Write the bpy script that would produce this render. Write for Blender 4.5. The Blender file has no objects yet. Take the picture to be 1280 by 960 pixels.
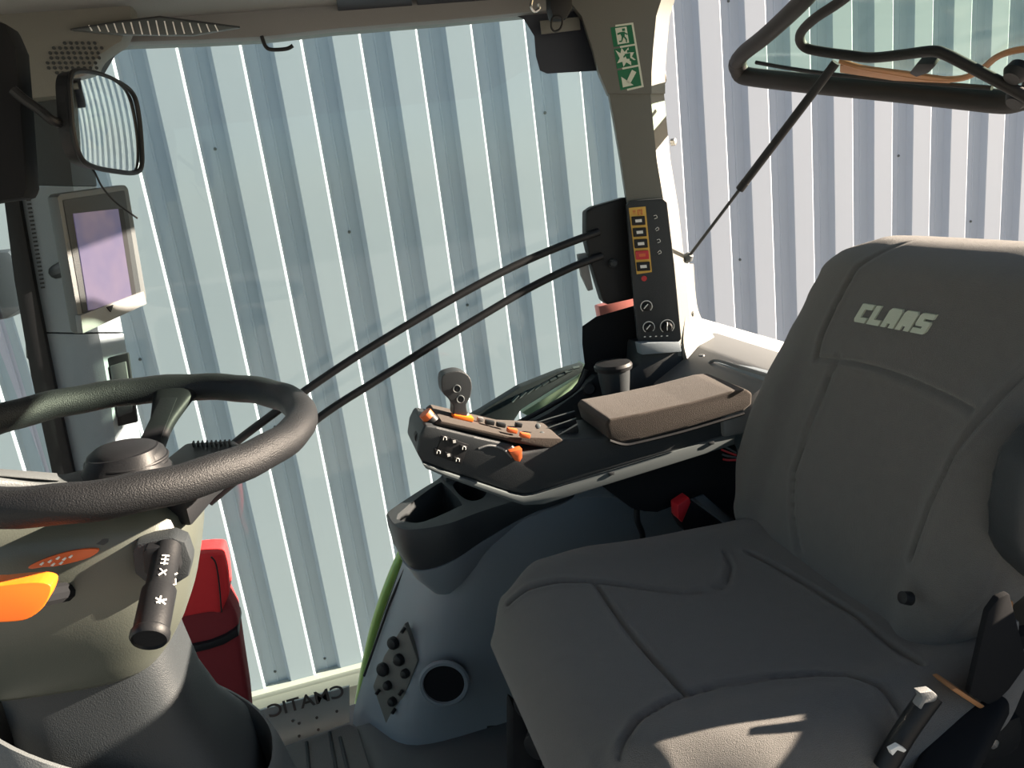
import bpy, bmesh, math, random
from mathutils import Vector, Matrix
random.seed(4)
scn = bpy.context.scene
COL = scn.collection
H = 1.15                                   # eye height above the cab floor
F = 960.0
# ------------------------------------------------------------------ camera
dn = Vector(((1090-640)/F, -(4000-480)/F, -1.0)); up = (-dn).normalized()
hx = Vector((4.19, 0, -1.0)); hx.y = -(up.x*hx.x + up.z*hx.z)/up.y; hx.normalize()
yy = up.cross(hx)
M3 = Matrix((hx, yy, up))                  # world <- camera
cam_d = bpy.data.cameras.new('camera'); cam = bpy.data.objects.new('camera', cam_d); COL.objects.link(cam)
cam_d.sensor_width = 36; cam_d.lens = F/1280*36; cam_d.clip_start = .02
cam.matrix_world = Matrix.Translation((0, 0, H)) @ M3.to_4x4()
scn.camera = cam

def ray(px, py): return M3 @ Vector(((px-640)/F, -(py-480)/F, -1.0))
def PY(px, py, Y): r = ray(px, py); return r*(Y/r.y) + Vector((0, 0, H))
def PX(px, py, X): r = ray(px, py); return r*(X/r.x) + Vector((0, 0, H))
def PZ(px, py, z): r = ray(px, py); return r*((z-H)/r.z) + Vector((0, 0, H))
def PL(px, py, p0, n):
    r = ray(px, py); c = Vector((0, 0, H)); return c + r*((Vector(p0)-c).dot(n)/r.dot(n))
V = Vector

# ------------------------------------------------------------------ materials
MATS = {}
def mat(name, col, rough=.5, metal=0., bump=0., bscale=200., var=0., vscale=8., spec=.5, emit=None, estr=1., sheen=0., coat=0.):
    m = bpy.data.materials.new(name); m.use_nodes = True
    nt = m.node_tree; b = nt.nodes['Principled BSDF']
    b.inputs['Base Color'].default_value = (*col, 1); b.inputs['Roughness'].default_value = rough
    b.inputs['Metallic'].default_value = metal; b.inputs['Specular IOR Level'].default_value = spec
    b.inputs['Sheen Weight'].default_value = sheen; b.inputs['Coat Weight'].default_value = coat
    tc = nt.nodes.new('ShaderNodeTexCoord')
    if bump:
        n = nt.nodes.new('ShaderNodeTexNoise'); n.inputs['Scale'].default_value = bscale; n.inputs['Detail'].default_value = 4
        bp = nt.nodes.new('ShaderNodeBump'); bp.inputs['Strength'].default_value = bump; bp.inputs['Distance'].default_value = .002
        nt.links.new(tc.outputs['Object'], n.inputs['Vector']); nt.links.new(n.outputs['Fac'], bp.inputs['Height'])
        nt.links.new(bp.outputs['Normal'], b.inputs['Normal'])
    n2 = nt.nodes.new('ShaderNodeTexNoise'); n2.inputs['Scale'].default_value = vscale; n2.inputs['Detail'].default_value = 6
    rp = nt.nodes.new('ShaderNodeMapRange'); rp.inputs[3].default_value = 1-max(var, .04); rp.inputs[4].default_value = 1+max(var, .04)
    mx = nt.nodes.new('ShaderNodeMix'); mx.data_type = 'RGBA'; mx.blend_type = 'MULTIPLY'; mx.inputs[0].default_value = 1
    mx.inputs[6].default_value = (*col, 1)
    cb = nt.nodes.new('ShaderNodeCombineColor')
    nt.links.new(tc.outputs['Object'], n2.inputs['Vector']); nt.links.new(n2.outputs['Fac'], rp.inputs[0])
    for k in range(3): nt.links.new(rp.outputs[0], cb.inputs[k])
    nt.links.new(cb.outputs[0], mx.inputs[7]); nt.links.new(mx.outputs[2], b.inputs['Base Color'])
    if emit:
        b.inputs['Emission Color'].default_value = (*emit, 1); b.inputs['Emission Strength'].default_value = estr
    MATS[name] = m; return m
M = {}
M['clad'] = mat('cladding', (.40, .445, .52), .7, spec=.25, var=.05, vscale=1.5)
M['flash'] = mat('flashing', (.50, .49, .44), .5)
M['plinth'] = mat('plinth', (.20, .19, .175), .8, bump=.4, bscale=40, var=.2)
M['ground'] = mat('concrete', (.30, .29, .27), .9, bump=.5, bscale=30, var=.2)
M['fabric'] = mat('seat_fabric', (.118, .114, .108), .95, bump=.9, bscale=900, var=.10, vscale=60, sheen=.25, spec=.2)
M['pad'] = mat('armrest_fabric', (.046, .037, .031), .9, bump=.6, bscale=600, var=.08, vscale=40, sheen=.1, spec=.2)
M['logo'] = mat('logo_thread', (.50, .54, .44), .8, bump=.5, bscale=900)
M['rubber'] = mat('wheel_rubber', (.013, .014, .016), .5, spec=.3, bump=.5, bscale=700)
M['black'] = mat('black_plastic', (.010, .011, .013), .5, spec=.3, bump=.1, bscale=400)
M['matte'] = mat('matte_black', (.010, .011, .013), .85, spec=.15)
M['dgrey'] = mat('dark_grey_plastic', (.027, .032, .036), .5, spec=.35, bump=.35, bscale=700)
M['grey'] = mat('grey_plastic', (.085, .095, .10), .5, bump=.3, bscale=700)
M['bgrey'] = mat('blue_grey_plastic', (.18, .215, .245), .5, bump=.25, bscale=700)
M['lgrey'] = mat('light_grey_plastic', (.165, .172, .175), .5, bump=.25, bscale=500)
M['olive'] = mat('grey_green_plastic', (.075, .083, .070), .36, bump=.12, bscale=700)
M['pill'] = mat('pillar_grey', (.125, .128, .115), .55, bump=.2, bscale=500)
M['ceil'] = mat('headliner', (.24, .24, .24), .9, bump=.3, bscale=300)
M['silver'] = mat('silver_trim', (.09, .105, .11), .45, metal=.0, spec=.3)
M['steel'] = mat('steel', (.5, .5, .5), .25, metal=.9)
M['orange'] = mat('orange_plastic', (.95, .18, .01), .4)
M['dorange'] = mat('dark_orange', (.62, .12, .03), .45)
M['red'] = mat('red_cloth_sunlit', (.62, .02, .025), .75, bump=.5, bscale=60)  # bag cloth with the sunlight on its top put into the red
M['red_shade'] = mat('red_cloth_shaded', (.19, .015, .02), .85, bump=.5, bscale=60)  # same bag cloth, shade on the lower part put into the colour
M['redp'] = mat('red_plastic', (.5, .02, .03), .4)
M['white'] = mat('white_print', (.75, .75, .72), .6)
M['wpanel'] = mat('white_panel', (.85, .85, .85), .4)
M['green'] = mat('sign_green', (.0, .13, .055), .5)
M['cream'] = mat('sign_cream', (.62, .66, .56), .5)
M['yellow'] = mat('yellow_label', (.62, .38, .07), .5)
M['lime'] = mat('lime_paint', (.34, .46, .10), .35, coat=.4)
M['plate'] = mat('sill_plate', (.42, .47, .46), .4, metal=.2, var=.1, vscale=30)
M['text'] = mat('dark_lettering', (.09, .085, .08), .6)
M['navy'] = mat('dark_blinds', (.018, .024, .038), .6)
M['copper'] = mat('hose', (.36, .17, .07), .5)  # hose brown; also stands for the orange-lit buckle edge
M['mirror'] = mat('mirror_silver', (.86, .88, .88), .03, metal=1.)
M['mat'] = mat('floor_mat', (.115, .115, .11), .75, bump=.5, bscale=300)
M['pink'] = mat('red_lens', (.75, .22, .2), .3)
M['frame'] = mat('window_frame', (.013, .012, .012), .6, spec=.3)
def glass(name, tint, gl=1.0):
    m = bpy.data.materials.new(name); m.use_nodes = True; nt = m.node_tree; nt.nodes.clear()
    o = nt.nodes.new('ShaderNodeOutputMaterial'); t = nt.nodes.new('ShaderNodeBsdfTransparent'); t.inputs[0].default_value = (*tint, 1)
    g = nt.nodes.new('ShaderNodeBsdfGlossy'); g.inputs['Roughness'].default_value = .02; g.inputs[0].default_value = (gl, gl, gl, 1)
    lw = nt.nodes.new('ShaderNodeLayerWeight'); pw = nt.nodes.new('ShaderNodeMath'); pw.operation = 'POWER'; pw.inputs[1].default_value = 5; nt.links.new(lw.outputs['Facing'], pw.inputs[0]); lw.inputs[0].default_value = .5
    fr = nt.nodes.new('ShaderNodeMath'); fr.operation = 'MULTIPLY_ADD'; fr.inputs[1].default_value = .6; fr.inputs[2].default_value = .035; nt.links.new(pw.outputs[0], fr.inputs[0])
    x = nt.nodes.new('ShaderNodeMixShader'); nt.links.new(fr.outputs[0], x.inputs[0]); nt.links.new(t.outputs[0], x.inputs[1]); nt.links.new(g.outputs[0], x.inputs[2])
    nt.links.new(x.outputs[0], o.inputs[0]); return m
M['glass'] = glass('tinted_glass', (.90, .985, .965), .6)
M['rglass'] = glass('rear_glass', (.80, .92, .86), .5)
def screen_mat():
    m = bpy.data.materials.new('display'); m.use_nodes = True; nt = m.node_tree; b = nt.nodes['Principled BSDF']
    tc = nt.nodes.new('ShaderNodeTexCoord'); n = nt.nodes.new('ShaderNodeTexNoise'); n.inputs['Scale'].default_value = 14
    r = nt.nodes.new('ShaderNodeValToRGB'); r.color_ramp.elements[0].color = (.07, .07, .15, 1); r.color_ramp.elements[1].color = (.20, .14, .17, 1)
    r.color_ramp.elements[0].position = .35; r.color_ramp.elements[1].position = .65
    nt.links.new(tc.outputs['Object'], n.inputs['Vector']); nt.links.new(n.outputs['Fac'], r.inputs[0]); b.inputs['Base Color'].default_value = (.05, .045, .07, 1)
    b.inputs['Roughness'].default_value = .12
    nt.links.new(r.outputs[0], b.inputs['Emission Color']); b.inputs['Emission Strength'].default_value = .9
    return m
M['screen'] = screen_mat()

# ------------------------------------------------------------------ helpers
def obj(name, bm, m, parent=None, smooth=True, ang=35, **kw):
    bmesh.ops.recalc_face_normals(bm, faces=bm.faces)
    me = bpy.data.meshes.new(name); bm.to_mesh(me); bm.free()
    o = bpy.data.objects.new(name, me); COL.objects.link(o)
    me.materials.append(M[m] if isinstance(m, str) else m)
    if smooth:
        me.shade_smooth()
        try: me.set_sharp_from_angle(angle=math.radians(ang))
        except Exception: pass
    if parent: parent_to(o, parent)
    for k, v in kw.items(): o[k] = v
    return o
def parent_to(o, p):
    o.parent = p; o.matrix_parent_inverse = p_world(p).inverted()
def p_world(p):
    m = Matrix.Identity(4); q = p; chain = []
    while q: chain.append(q); q = q.parent
    for q in reversed(chain): m = m @ (q.matrix_parent_inverse if q.parent else Matrix.Identity(4)) @ Matrix.LocRotScale(q.location, q.rotation_euler, q.scale)
    return m
def thing(name, loc, label, cat, group=None):
    o = bpy.data.objects.new(name, None); COL.objects.link(o); o.location = loc; o.empty_display_size = .05
    o['label'] = label; o['category'] = cat
    if group: o['group'] = group
    return o
def tag(o, label, cat, group=None):
    o['label'] = label; o['category'] = cat
    if group: o['group'] = group
    return o
def B(): return bmesh.new()
def bevel(bm, w, seg=2, faces=None):
    if w > 0:
        geom = list(bm.edges) if faces is None else list({e for f in faces for e in f.edges})
        bmesh.ops.bevel(bm, geom=geom, offset=w, segments=seg, profile=.6, affect='EDGES', clamp_overlap=True)
def merge(dst, src):
    me = bpy.data.meshes.new('tmp'); src.to_mesh(me); src.free(); dst.from_mesh(me); bpy.data.meshes.remove(me); return dst
def prism(pts, ext, bw=0., seg=2, dst=None):
    bm = B(); ext = V(ext)
    a = [bm.verts.new(p) for p in pts]; b = [bm.verts.new(V(p)+ext) for p in pts]; n = len(a)
    bm.faces.new(a); bm.faces.new(b[::-1])
    for i in range(n): bm.faces.new((a[i], b[i], b[(i+1) % n], a[(i+1) % n]))
    bmesh.ops.recalc_face_normals(bm, faces=bm.faces)
    bevel(bm, bw, seg)
    return merge(dst, bm) if dst is not None else bm
def box(c, s, bw=0., rot=None, dst=None, seg=2):
    bm = B(); bmesh.ops.create_cube(bm, size=1, matrix=Matrix.Diagonal((*s, 1)))
    bevel(bm, bw, seg)
    mt = Matrix.Translation(c) @ (rot.to_4x4() if rot else Matrix.Identity(4))
    bm.transform(mt)
    return merge(dst, bm) if dst is not None else bm
def frame_of(d):
    d = V(d).normalized(); a = V((0, 0, 1)) if abs(d.z) < .9 else V((1, 0, 0))
    u = a.cross(d).normalized(); return Matrix((u, d.cross(u), d)).transposed()
def lathe(prof, base, axis=(0, 0, 1), n=40, dst=None):
    """prof: (r, h) pairs along axis"""
    bm = B(); R = frame_of(axis); rings = []
    for r, h in prof:
        if r < 1e-6: rings.append([bm.verts.new(R @ V((0, 0, h)) + V(base))])
        else: rings.append([bm.verts.new(R @ V((r*math.cos(2*math.pi*k/n), r*math.sin(2*math.pi*k/n), h)) + V(base)) for k in range(n)])
    for a, b in zip(rings, rings[1:]):
        for k in range(n):
            k2 = (k+1) % n
            if len(a) == 1 and len(b) == 1: continue
            if len(a) == 1: bm.faces.new((a[0], b[k], b[k2]))
            elif len(b) == 1: bm.faces.new((a[k], b[0], a[k2]))
            else: bm.faces.new((a[k], b[k], b[k2], a[k2]))
    if len(rings[0]) > 1: bm.faces.new(rings[0])
    if len(rings[-1]) > 1: bm.faces.new(rings[-1])
    return merge(dst, bm) if dst is not None else bm
def crom(pts, n=8, closed=False):
    P = [V(p) for p in pts]; out = []; N = len(P)
    rng = range(N if closed else N-1)
    for i in rng:
        if closed: p0, p1, p2, p3 = P[(i-1) % N], P[i], P[(i+1) % N], P[(i+2) % N]
        else: p0, p1, p2, p3 = P[max(i-1, 0)], P[i], P[i+1], P[min(i+2, N-1)]
        for k in range(n):
            t = k/n
            out.append(.5*((2*p1)+(p2-p0)*t+(2*p0-5*p1+4*p2-p3)*t*t+(3*p1-p0-3*p2+p3)*t**3))
    if not closed: out.append(P[-1])
    return out
def tube(pts, r, n=12, smooth=8, closed=False, dst=None, rfun=None, flat=1.0):
    P = crom(pts, smooth, closed) if smooth else [V(p) for p in pts]
    bm = B(); rings = []; N = len(P); prev = None
    for i, p in enumerate(P):
        if closed: t = P[(i+1) % N]-P[(i-1) % N]
        else: t = P[min(i+1, N-1)]-P[max(i-1, 0)]
        t.normalize()
        if prev is None: u = frame_of(t).col[0].copy()
        else: u = prev - t*prev.dot(t); u.normalize()
        prev = u; w = t.cross(u); rr = rfun(i/(N-1)) if rfun else r
        rings.append([bm.verts.new(p + rr*(math.cos(2*math.pi*k/n)*u + flat*math.sin(2*math.pi*k/n)*w)) for k in range(n)])
    for i in range(N if closed else N-1):
        a, b = rings[i], rings[(i+1) % N]
        for k in range(n): bm.faces.new((a[k], b[k], b[(k+1) % n], a[(k+1) % n]))
    if not closed: bm.faces.new(rings[0]); bm.faces.new(rings[-1])
    return merge(dst, bm) if dst is not None else bm
def loft(rings, cap=True, closed=True, dst=None):
    bm = B(); R = [[bm.verts.new(p) for p in r] for r in rings]; n = len(R[0])
    for a, b in zip(R, R[1:]):
        for k in range(n if closed else n-1): bm.faces.new((a[k], b[k], b[(k+1) % n], a[(k+1) % n]))
    if cap and closed: bm.faces.new(R[0]); bm.faces.new(R[-1])
    return merge(dst, bm) if dst is not None else bm
def sheet(cols, thick, nu=10, nv=6):
    """smooth surface through columns of 3D points, made solid"""
    C = [crom(c, nv) for c in cols]
    rows = list(zip(*C)); rows = [crom(r, nu) for r in rows]
    bm = B(); G = [[bm.verts.new(p) for p in r] for r in rows]
    for a, b in zip(G, G[1:]):
        for k in range(len(a)-1): bm.faces.new((a[k], b[k], b[k+1], a[k+1]))
    bmesh.ops.recalc_face_normals(bm, faces=bm.faces)
    bmesh.ops.solidify(bm, geom=list(bm.faces), thickness=thick)
    return bm
def supr(a, b, n, k, e):
    t = 2*math.pi*k/n; c, s = math.cos(t), math.sin(t)
    return a*math.copysign(abs(c)**(2/e), c), b*math.copysign(abs(s)**(2/e), s)
def lerp(tab, v):
    for (a, x), (b, y) in zip(tab, tab[1:]):
        if v <= b: return x + (y-x)*(v-a)/(b-a) if v >= a else x
    return tab[-1][1]
def smt(tab, v):
    for (a, x), (b, y) in zip(tab, tab[1:]):
        if v <= b:
            t = max(0, (v-a)/(b-a)); t = t*t*(3-2*t); return x+(y-x)*t
    return tab[-1][1]
def pseg(p, pts):
    d = 9.
    for a, b in zip(pts, pts[1:]):
        ab = (b[0]-a[0], b[1]-a[1]); L = ab[0]**2+ab[1]**2
        t = max(0, min(1, ((p[0]-a[0])*ab[0]+(p[1]-a[1])*ab[1])/L)) if L else 0
        d = min(d, math.hypot(p[0]-a[0]-t*ab[0], p[1]-a[1]-t*ab[1]))
    return d
def text_bm(s, size, origin, right, upv, depth=.0006, mirror=False, bold=0.):
    cu = bpy.data.curves.new('lettering', 'FONT'); cu.body = s; cu.size = size; cu.extrude = depth; cu.offset = bold; cu.align_x = 'CENTER'; cu.align_y = 'CENTER'
    o = bpy.data.objects.new('tmp_text', cu); COL.objects.link(o); bpy.context.view_layer.update()
    me = bpy.data.meshes.new_from_object(o); bpy.data.objects.remove(o)
    bm = B(); bm.from_mesh(me); bpy.data.meshes.remove(me)
    r = V(right).normalized(); u = V(upv); u = (u - r*u.dot(r)).normalized(); n = r.cross(u)
    if mirror: r = -r
    mt = Matrix((r, u, n)).transposed().to_4x4(); mt.translation = origin
    bm.transform(mt); return bm
def struct(name, bm, m, **kw):
    o = obj(name, bm, m, **kw); o['kind'] = 'structure'; return o

# ================================================================== OUTSIDE
YW = 3.01; PITCH = .207; DEP = .026
x_ref = PY(655, 25, YW).x
zb = PY(310, 866, YW).z
prof = []
k0 = int((-4.0-x_ref)/PITCH); k1 = int((9.0-x_ref)/PITCH)
for k in range(k0, k1):
    x = x_ref + k*PITCH                    # right end of a crest
    r = .0045
    prof += [(x-r, YW), (x-r*.3, YW+r*.25), (x+r*.5, YW+r*1.0), (x+.0105, YW+DEP-.003), (x+.014, YW+DEP),
             (x+.050, YW+DEP), (x+.053, YW+DEP-.003), (x+.057, YW+DEP-.003), (x+.060, YW+DEP),
             (x+.094, YW+DEP), (x+.097, YW+DEP-.003), (x+.107, YW+.004), (x+.110, YW)]
bm = B(); top = [bm.verts.new((x, y, zb+5.5)) for x, y in prof]; bot = [bm.verts.new((x, y, zb)) for x, y in prof]
for i in range(len(prof)-1): bm.faces.new((top[i], top[i+1], bot[i+1], bot[i]))
wall = struct('wall_right', bm, 'clad', smooth=False)
bm = B()
for k in range(-9, 24):
    for h, off in ((.05, .06), (1.10, .03), (2.15, .08)):
        x = x_ref + k*PITCH + .052
        if k % 2 and h > 1: continue
        lathe([(0.001, 0), (.006, .0), (.006, .003), (.004, .006), (0, .007)], (x, YW+DEP-.001, zb+h+.35*(k % 3)*(h > 1)), (0, -1, 0), 10, dst=bm)
obj('screws', bm, 'grey', wall, kind='stuff')
bm = B()
box((2.5, YW+.02, zb-.012), (13, .11, .024), .004, dst=bm); box((2.5, YW-.027, zb-.045), (13, .012, .07), .002, dst=bm)
struct('trim_1', bm, 'flash')
struct('wall_right_plinth', box((2.5, YW+.10, zb-.55), (13, .1, 1.0)), 'plinth')
bpy.data.objects['wall_right_plinth'].name = 'wall_base'
bm = B(); bmesh.ops.create_grid(bm, x_segments=2, y_segments=2, size=30); bm.transform(Matrix.Translation((0, 0, -1.35)))
struct('ground', bm, 'ground')

# ================================================================== CAB SHELL
YG = 1.63
CZ = H + .345
# floor: a slab whose window side stops at the sill
struct('floor', prism([V((-1.3, .0, -.04)), V((1.12, .0, -.04)), V((1.12, 1.55, -.04)), V((-1.3, 1.55, -.04))], (0, 0, .04), .004), 'grey')
struct('ceiling', prism([V((-1.15, -.28, CZ)), V((.88, -.28, CZ)), V((.88, 1.68, CZ)), V((-1.15, 1.68, CZ))], (0, 0, .10), .02), 'ceil')  # near-side overhang, out of view, added to shade the cab
# rear wall below the rear window and its sill; hidden, sized to block low sun
struct('wall_rear', box((1.01, 1.43, .33), (.17, .46, .68), .01, dst=box((1.09, .58, .365), (.05, 1.24, .73), .01)), 'lgrey')
bm = prism([PY(-60, 66, 1.60), PY(60, 62, 1.60), PY(128, 58, 1.60), PY(152, 53, 1.60), PY(250, 50, 1.60), PY(330, 46, 1.60), PY(420, 36, 1.60), PY(560, 25, 1.60), PY(655, 16, 1.60), PY(745, 8, 1.60), PY(745, -40, 1.60), PY(-60, -20, 1.60)], (0, .07, 0), .004)
struct('trim_2', bm, 'lgrey')
# main side window
bm = prism([V((-.56, YG, .0)), V((.80, YG, .0)), V((.80, YG, CZ)), V((-.56, YG, CZ))], (0, .005, 0))
win = struct('window_1', bm, 'glass', smooth=False)
win['label'] = 'large tinted side window'
obj('printed_border', prism([PY(x, y, YG-.002) for x, y in ((640, 17), (760, 2), (775, 60), (752, 88), (700, 91), (684, 92), (675, 88), (670, 70), (668, 45), (655, 24))], (0, .0015, 0), .0004), 'navy', win)
obj('printed_border', prism([PY(x, y, YG-.002) for x, y in ((728, 408), (745, 396), (800, 380), (812, 470), (700, 505), (722, 478), (731, 455), (728, 430))], (0, .0015, 0), .0004), 'matte', win)
# windscreen pane, forward of the front pillar
pa = PY(40, 400, 1.60); pb = V((-.95, .75, 0))
bm = prism([V((pa.x-.02, 1.60, .2)), V((-1.05, .9, .2)), V((-1.05, .9, CZ)), V((pa.x-.1, 1.60, CZ))], (-.003, -.003, 0))
struct('window_2', bm, 'glass', smooth=False)

# lower sill of the side window
bm = box((.1, 1.625, -.055), (1.5, .13, .03), .006)
struct('trim_3', bm, 'grey')

# ---- front pillar (between windscreen and side window)
L = [(28, 60), (26, 150), (24, 240), (40, 330), (56, 420), (72, 500), (92, 600), (112, 700)]
C_ = [(100, 60), (82, 150), (92, 240), (108, 330), (124, 420), (138, 500), (150, 600), (165, 700)]
R_ = [(152, 56), (108, 130), (122, 240), (138, 330), (155, 420), (168, 500), (184, 600), (200, 700)]
ap = thing('front_pillar', PY(100, 700, 1.6), 'blue-grey plastic trimmed front pillar behind the steering wheel and monitor', 'pillar')
def pillar_rings(ys, xin=0.):
    out = []
    for y in ys:
        l = PY(lerp([(b, a) for a, b in L], y)+xin, y, 1.55); c = PY(lerp([(b, a) for a, b in C_], y), y, 1.53); r = PY(lerp([(b, a) for a, b in R_], y)-xin*.5, y, 1.62)
        out.append([l, l*.35+c*.65+V((0, -.008, 0)), c, r, r+V((-.01, .03, 0)), l+V((.01, .11, 0))])
    return out
obj('upper_cover', loft(pillar_rings([58, 75, 90, 105, 130, 160, 190, 215, 232])), 'dgrey', ap, ang=40, label='dark upper cover')
obj('pillar_cover', loft(pillar_rings([233, 280, 330, 380, 415], 1)), 'bgrey', ap, ang=40)
obj('lower_cover', loft(pillar_rings([417, 450, 500, 560, 620, 700], 0)), 'bgrey', ap, ang=40)
obj('windscreen_seal', prism([PY(x, y, 1.535) for x, y in ((3, 240), (22, 240), (44, 360), (68, 480), (94, 600), (118, 700), (92, 700), (64, 590), (38, 470), (17, 350))], (0, .06, 0), .004), 'black', ap, label='black seal')
bm = B()
for k in range(22): box(PY(36+k*.85, 250+k*5.2, 1.545), (.006, .006, .003), .0005, dst=bm)
obj('air_slots', bm, 'dgrey', ap, kind='stuff')
# rocker switch on pillar
sw = obj('switch', prism([PY(x, y, 1.545) for x, y in ((131, 449), (160, 441), (172, 528), (144, 534))], (0, .012, 0), .003), 'black', ap)
obj('rocker', prism([PY(x, y, 1.54) for x, y in ((137, 458), (157, 452), (161, 480), (141, 486))], (0, .008, 0), .002), 'grey', sw)
obj('rocker', prism([PY(x, y, 1.54) for x, y in ((142, 492), (162, 486), (166, 515), (147, 522))], (0, .008, 0), .002), 'dgrey', sw)
# corner cover with loudspeaker holes and headliner corner
cc = tag(obj('corner_cover', prism([PY(x, y, 1.50) for x, y in ((-60, -60), (160, -60), (165, 25), (152, 52), (122, 72), (112, 96), (104, 118), (30, 125), (-10, 110), (-60, 90))], (0, .06, 0), .01), 'pill'),
         'light grey perforated roof corner cover above the small mirror', 'cover')
bm = B()
for j in range(9):
    for i in range(9):
        px, py = 66+i*7.5+j*-1.6+(j % 2)*3, 54+j*6.2
        if abs(px-98)/46+abs(py-76)/34 < 1.15: lathe([(.0001, 0), (.0028, 0), (.0028, .0016), (.0001, .0016)], PY(px, py, 1.4995), (0, -1, 0), 8, dst=bm)
obj('grille_holes', bm, 'dgrey', cc, kind='stuff')
# roof lamp lens, ribbed diamond
lp = thing('roof_lamp', PY(195, 36, 1.49), 'clear ribbed diamond-shaped lamp lens under the roof lining, top left', 'lamp')
obj('lens', prism([PY(x, y, 1.485) for x, y in ((88, 37), (150, 27), (200, 21), (300, 34), (240, 44), (150, 43))], (0, .012, 0), .002), 'silver', lp)
for k in range(16):
    x = 112+k*10.5; hh = 8.5*(1-abs(x-195)/115)
    obj('rib', tube([PY(x-1, 34-hh, 1.483), PY(x+3, 36+hh, 1.483)], .0012, 6, 0), 'wpanel', lp)
obj('rim', tube([PY(x, y, 1.483) for x, y in ((88, 37), (150, 27), (200, 21), (300, 34))], .0015, 6, 0), 'dgrey', lp)

# ---- ceiling: dark panels of the roof blind with light ribs
for i, (a, b) in enumerate(((424, 517), (523, 616), (622, 700))):
    o = obj('roof_panel', prism([PZ(a, 24-.1*(a-424), CZ-.004), PZ(b, 24-.1*(b-424), CZ-.004), PZ(b-14, -70, CZ-.004), PZ(a-14, -70, CZ-.004)], (0, 0, -.006), .002), 'navy')
    tag(o, ['dark panel in the roof lining, leftmost of three', 'dark panel in the roof lining, middle of three', 'dark panel in the roof lining, rightmost beside hanging lamp bracket'][i], 'roof panel', 'dark panels in the roof lining')
# hanging bracket at window corner
hb = thing('work_light_bracket', PY(692, 20, 1.5), 'dark hanging bracket with a loop at the top of the rear pillar', 'bracket')
obj('bracket_arm', prism([PY(x, y, 1.50) for x, y in ((686, -30), (716, -30), (716, 12), (708, 24), (692, 24), (688, 10))], (0, .03, 0), .006), 'black', hb)
obj('loop', tube([PY(x, y, 1.495) for x, y in ((691, 22), (689, 33), (693, 39), (700, 36), (703, 27), (700, 21))], .002, 8, 6, True), 'black', hb)
obj('label_plate', prism([PY(x, y, 1.60) for x, y in ((675, 26), (724, 21), (726, 37), (677, 43))], (0, .003, 0), .001), 'pill', hb, label='grey plate')
obj('hook', tube([PY(x, y, 1.50) for x, y in ((665, 0), (664, 8), (668, 14), (674, 11), (673, 5))], .003, 8, 6), 'steel', hb, label='small metal hook')
wc = obj('wire_clip', tube([PY(x, y, 1.585) for x, y in ((327, 45), (332, 58), (340, 62), (358, 61), (366, 57))], .0035, 8, 6), 'black')
tag(wc, 'small bent black clip hanging from the top window edge', 'clip')

# ---- rear pillar
rp = thing('rear_pillar', PY(830, 440, 1.6), 'thick beige-grey rear pillar with exit sticker and control panel', 'pillar')
LL = [(-40, 690), (0, 712), (18, 728), (60, 742), (90, 750), (118, 762), (200, 776), (260, 785), (340, 793), (430, 800), (470, 800)]
RR = [(-40, 862), (0, 842), (18, 836), (60, 832), (90, 830), (118, 830), (200, 838), (260, 848), (340, 857), (400, 862), (430, 866), (470, 872)]
nR = V((-.30, -.954, 0)).normalized(); pR = PY(825, 240, 1.545)
def PP(x, y, d=0.): return PL(x, y, pR+nR*d, nR)
def rp_ring(y, grow=0., Y0=1.55, dx=0):
    d = 1.55-Y0
    l = PP(lerp(LL, y)-grow, y, d); rr = lerp(RR, y)+grow+dx
    c = PP(rr-17, y, d); r = PL(rr, y, c+V((.02, .035, 0)), V((0, -1, 0)))
    return [l, l+(c-l)*.12-V((0, .002, 0)), c+(l-c)*.10-V((0, .001, 0)), c, r, r+V((.004, .05, 0)), l+V((.02, .055, 0))]
obj('upper_cover', loft([rp_ring(y, 1.5, 1.545) for y in (-60, -30, 0, 20, 60, 90, 112, 117)]), 'pill', rp, ang=30)
obj('lower_cover', loft([rp_ring(y) for y in (116, 150, 200, 260, 320, 380, 420, 445)]), 'pill', rp, ang=30)
# flared foot
ft = [PY(x, y, 1.56) for x, y in ((800, 428), (850, 428), (853, 470), (800, 480))]
obj('pillar_foot', prism([PY(x, y, 1.54) for x, y in ((802, 430), (853, 428), (858, 442), (870, 452), (890, 470), (870, 490), (780, 500), (776, 470), (800, 455))], (0, .08, 0), .008), 'dgrey', rp)
obj('foot_cap', prism([PY(x, y, 1.525) for x, y in ((800, 429), (850, 427), (853, 440), (803, 444))], (0, .03, 0), .004), 'bgrey', rp)
obj('latch', tube([PY(x, y, 1.60) for x, y in ((829, 80), (832, 100), (826, 108), (821, 112))], .0022, 6, 4), 'black', rp)
obj('bolt', lathe([(.0, .0), (.008, 0), (.008, .01), (.004, .012), (0, .012)], PY(839, 178, 1.60), (.7, -.7, 0), 12), 'steel', rp)
obj('bolt', lathe([(.0, .0), (.006, 0), (.006, .01), (.003, .012), (0, .012)], PY(863, 392, 1.60), (.7, -.7, 0), 12), 'steel', rp)

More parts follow.
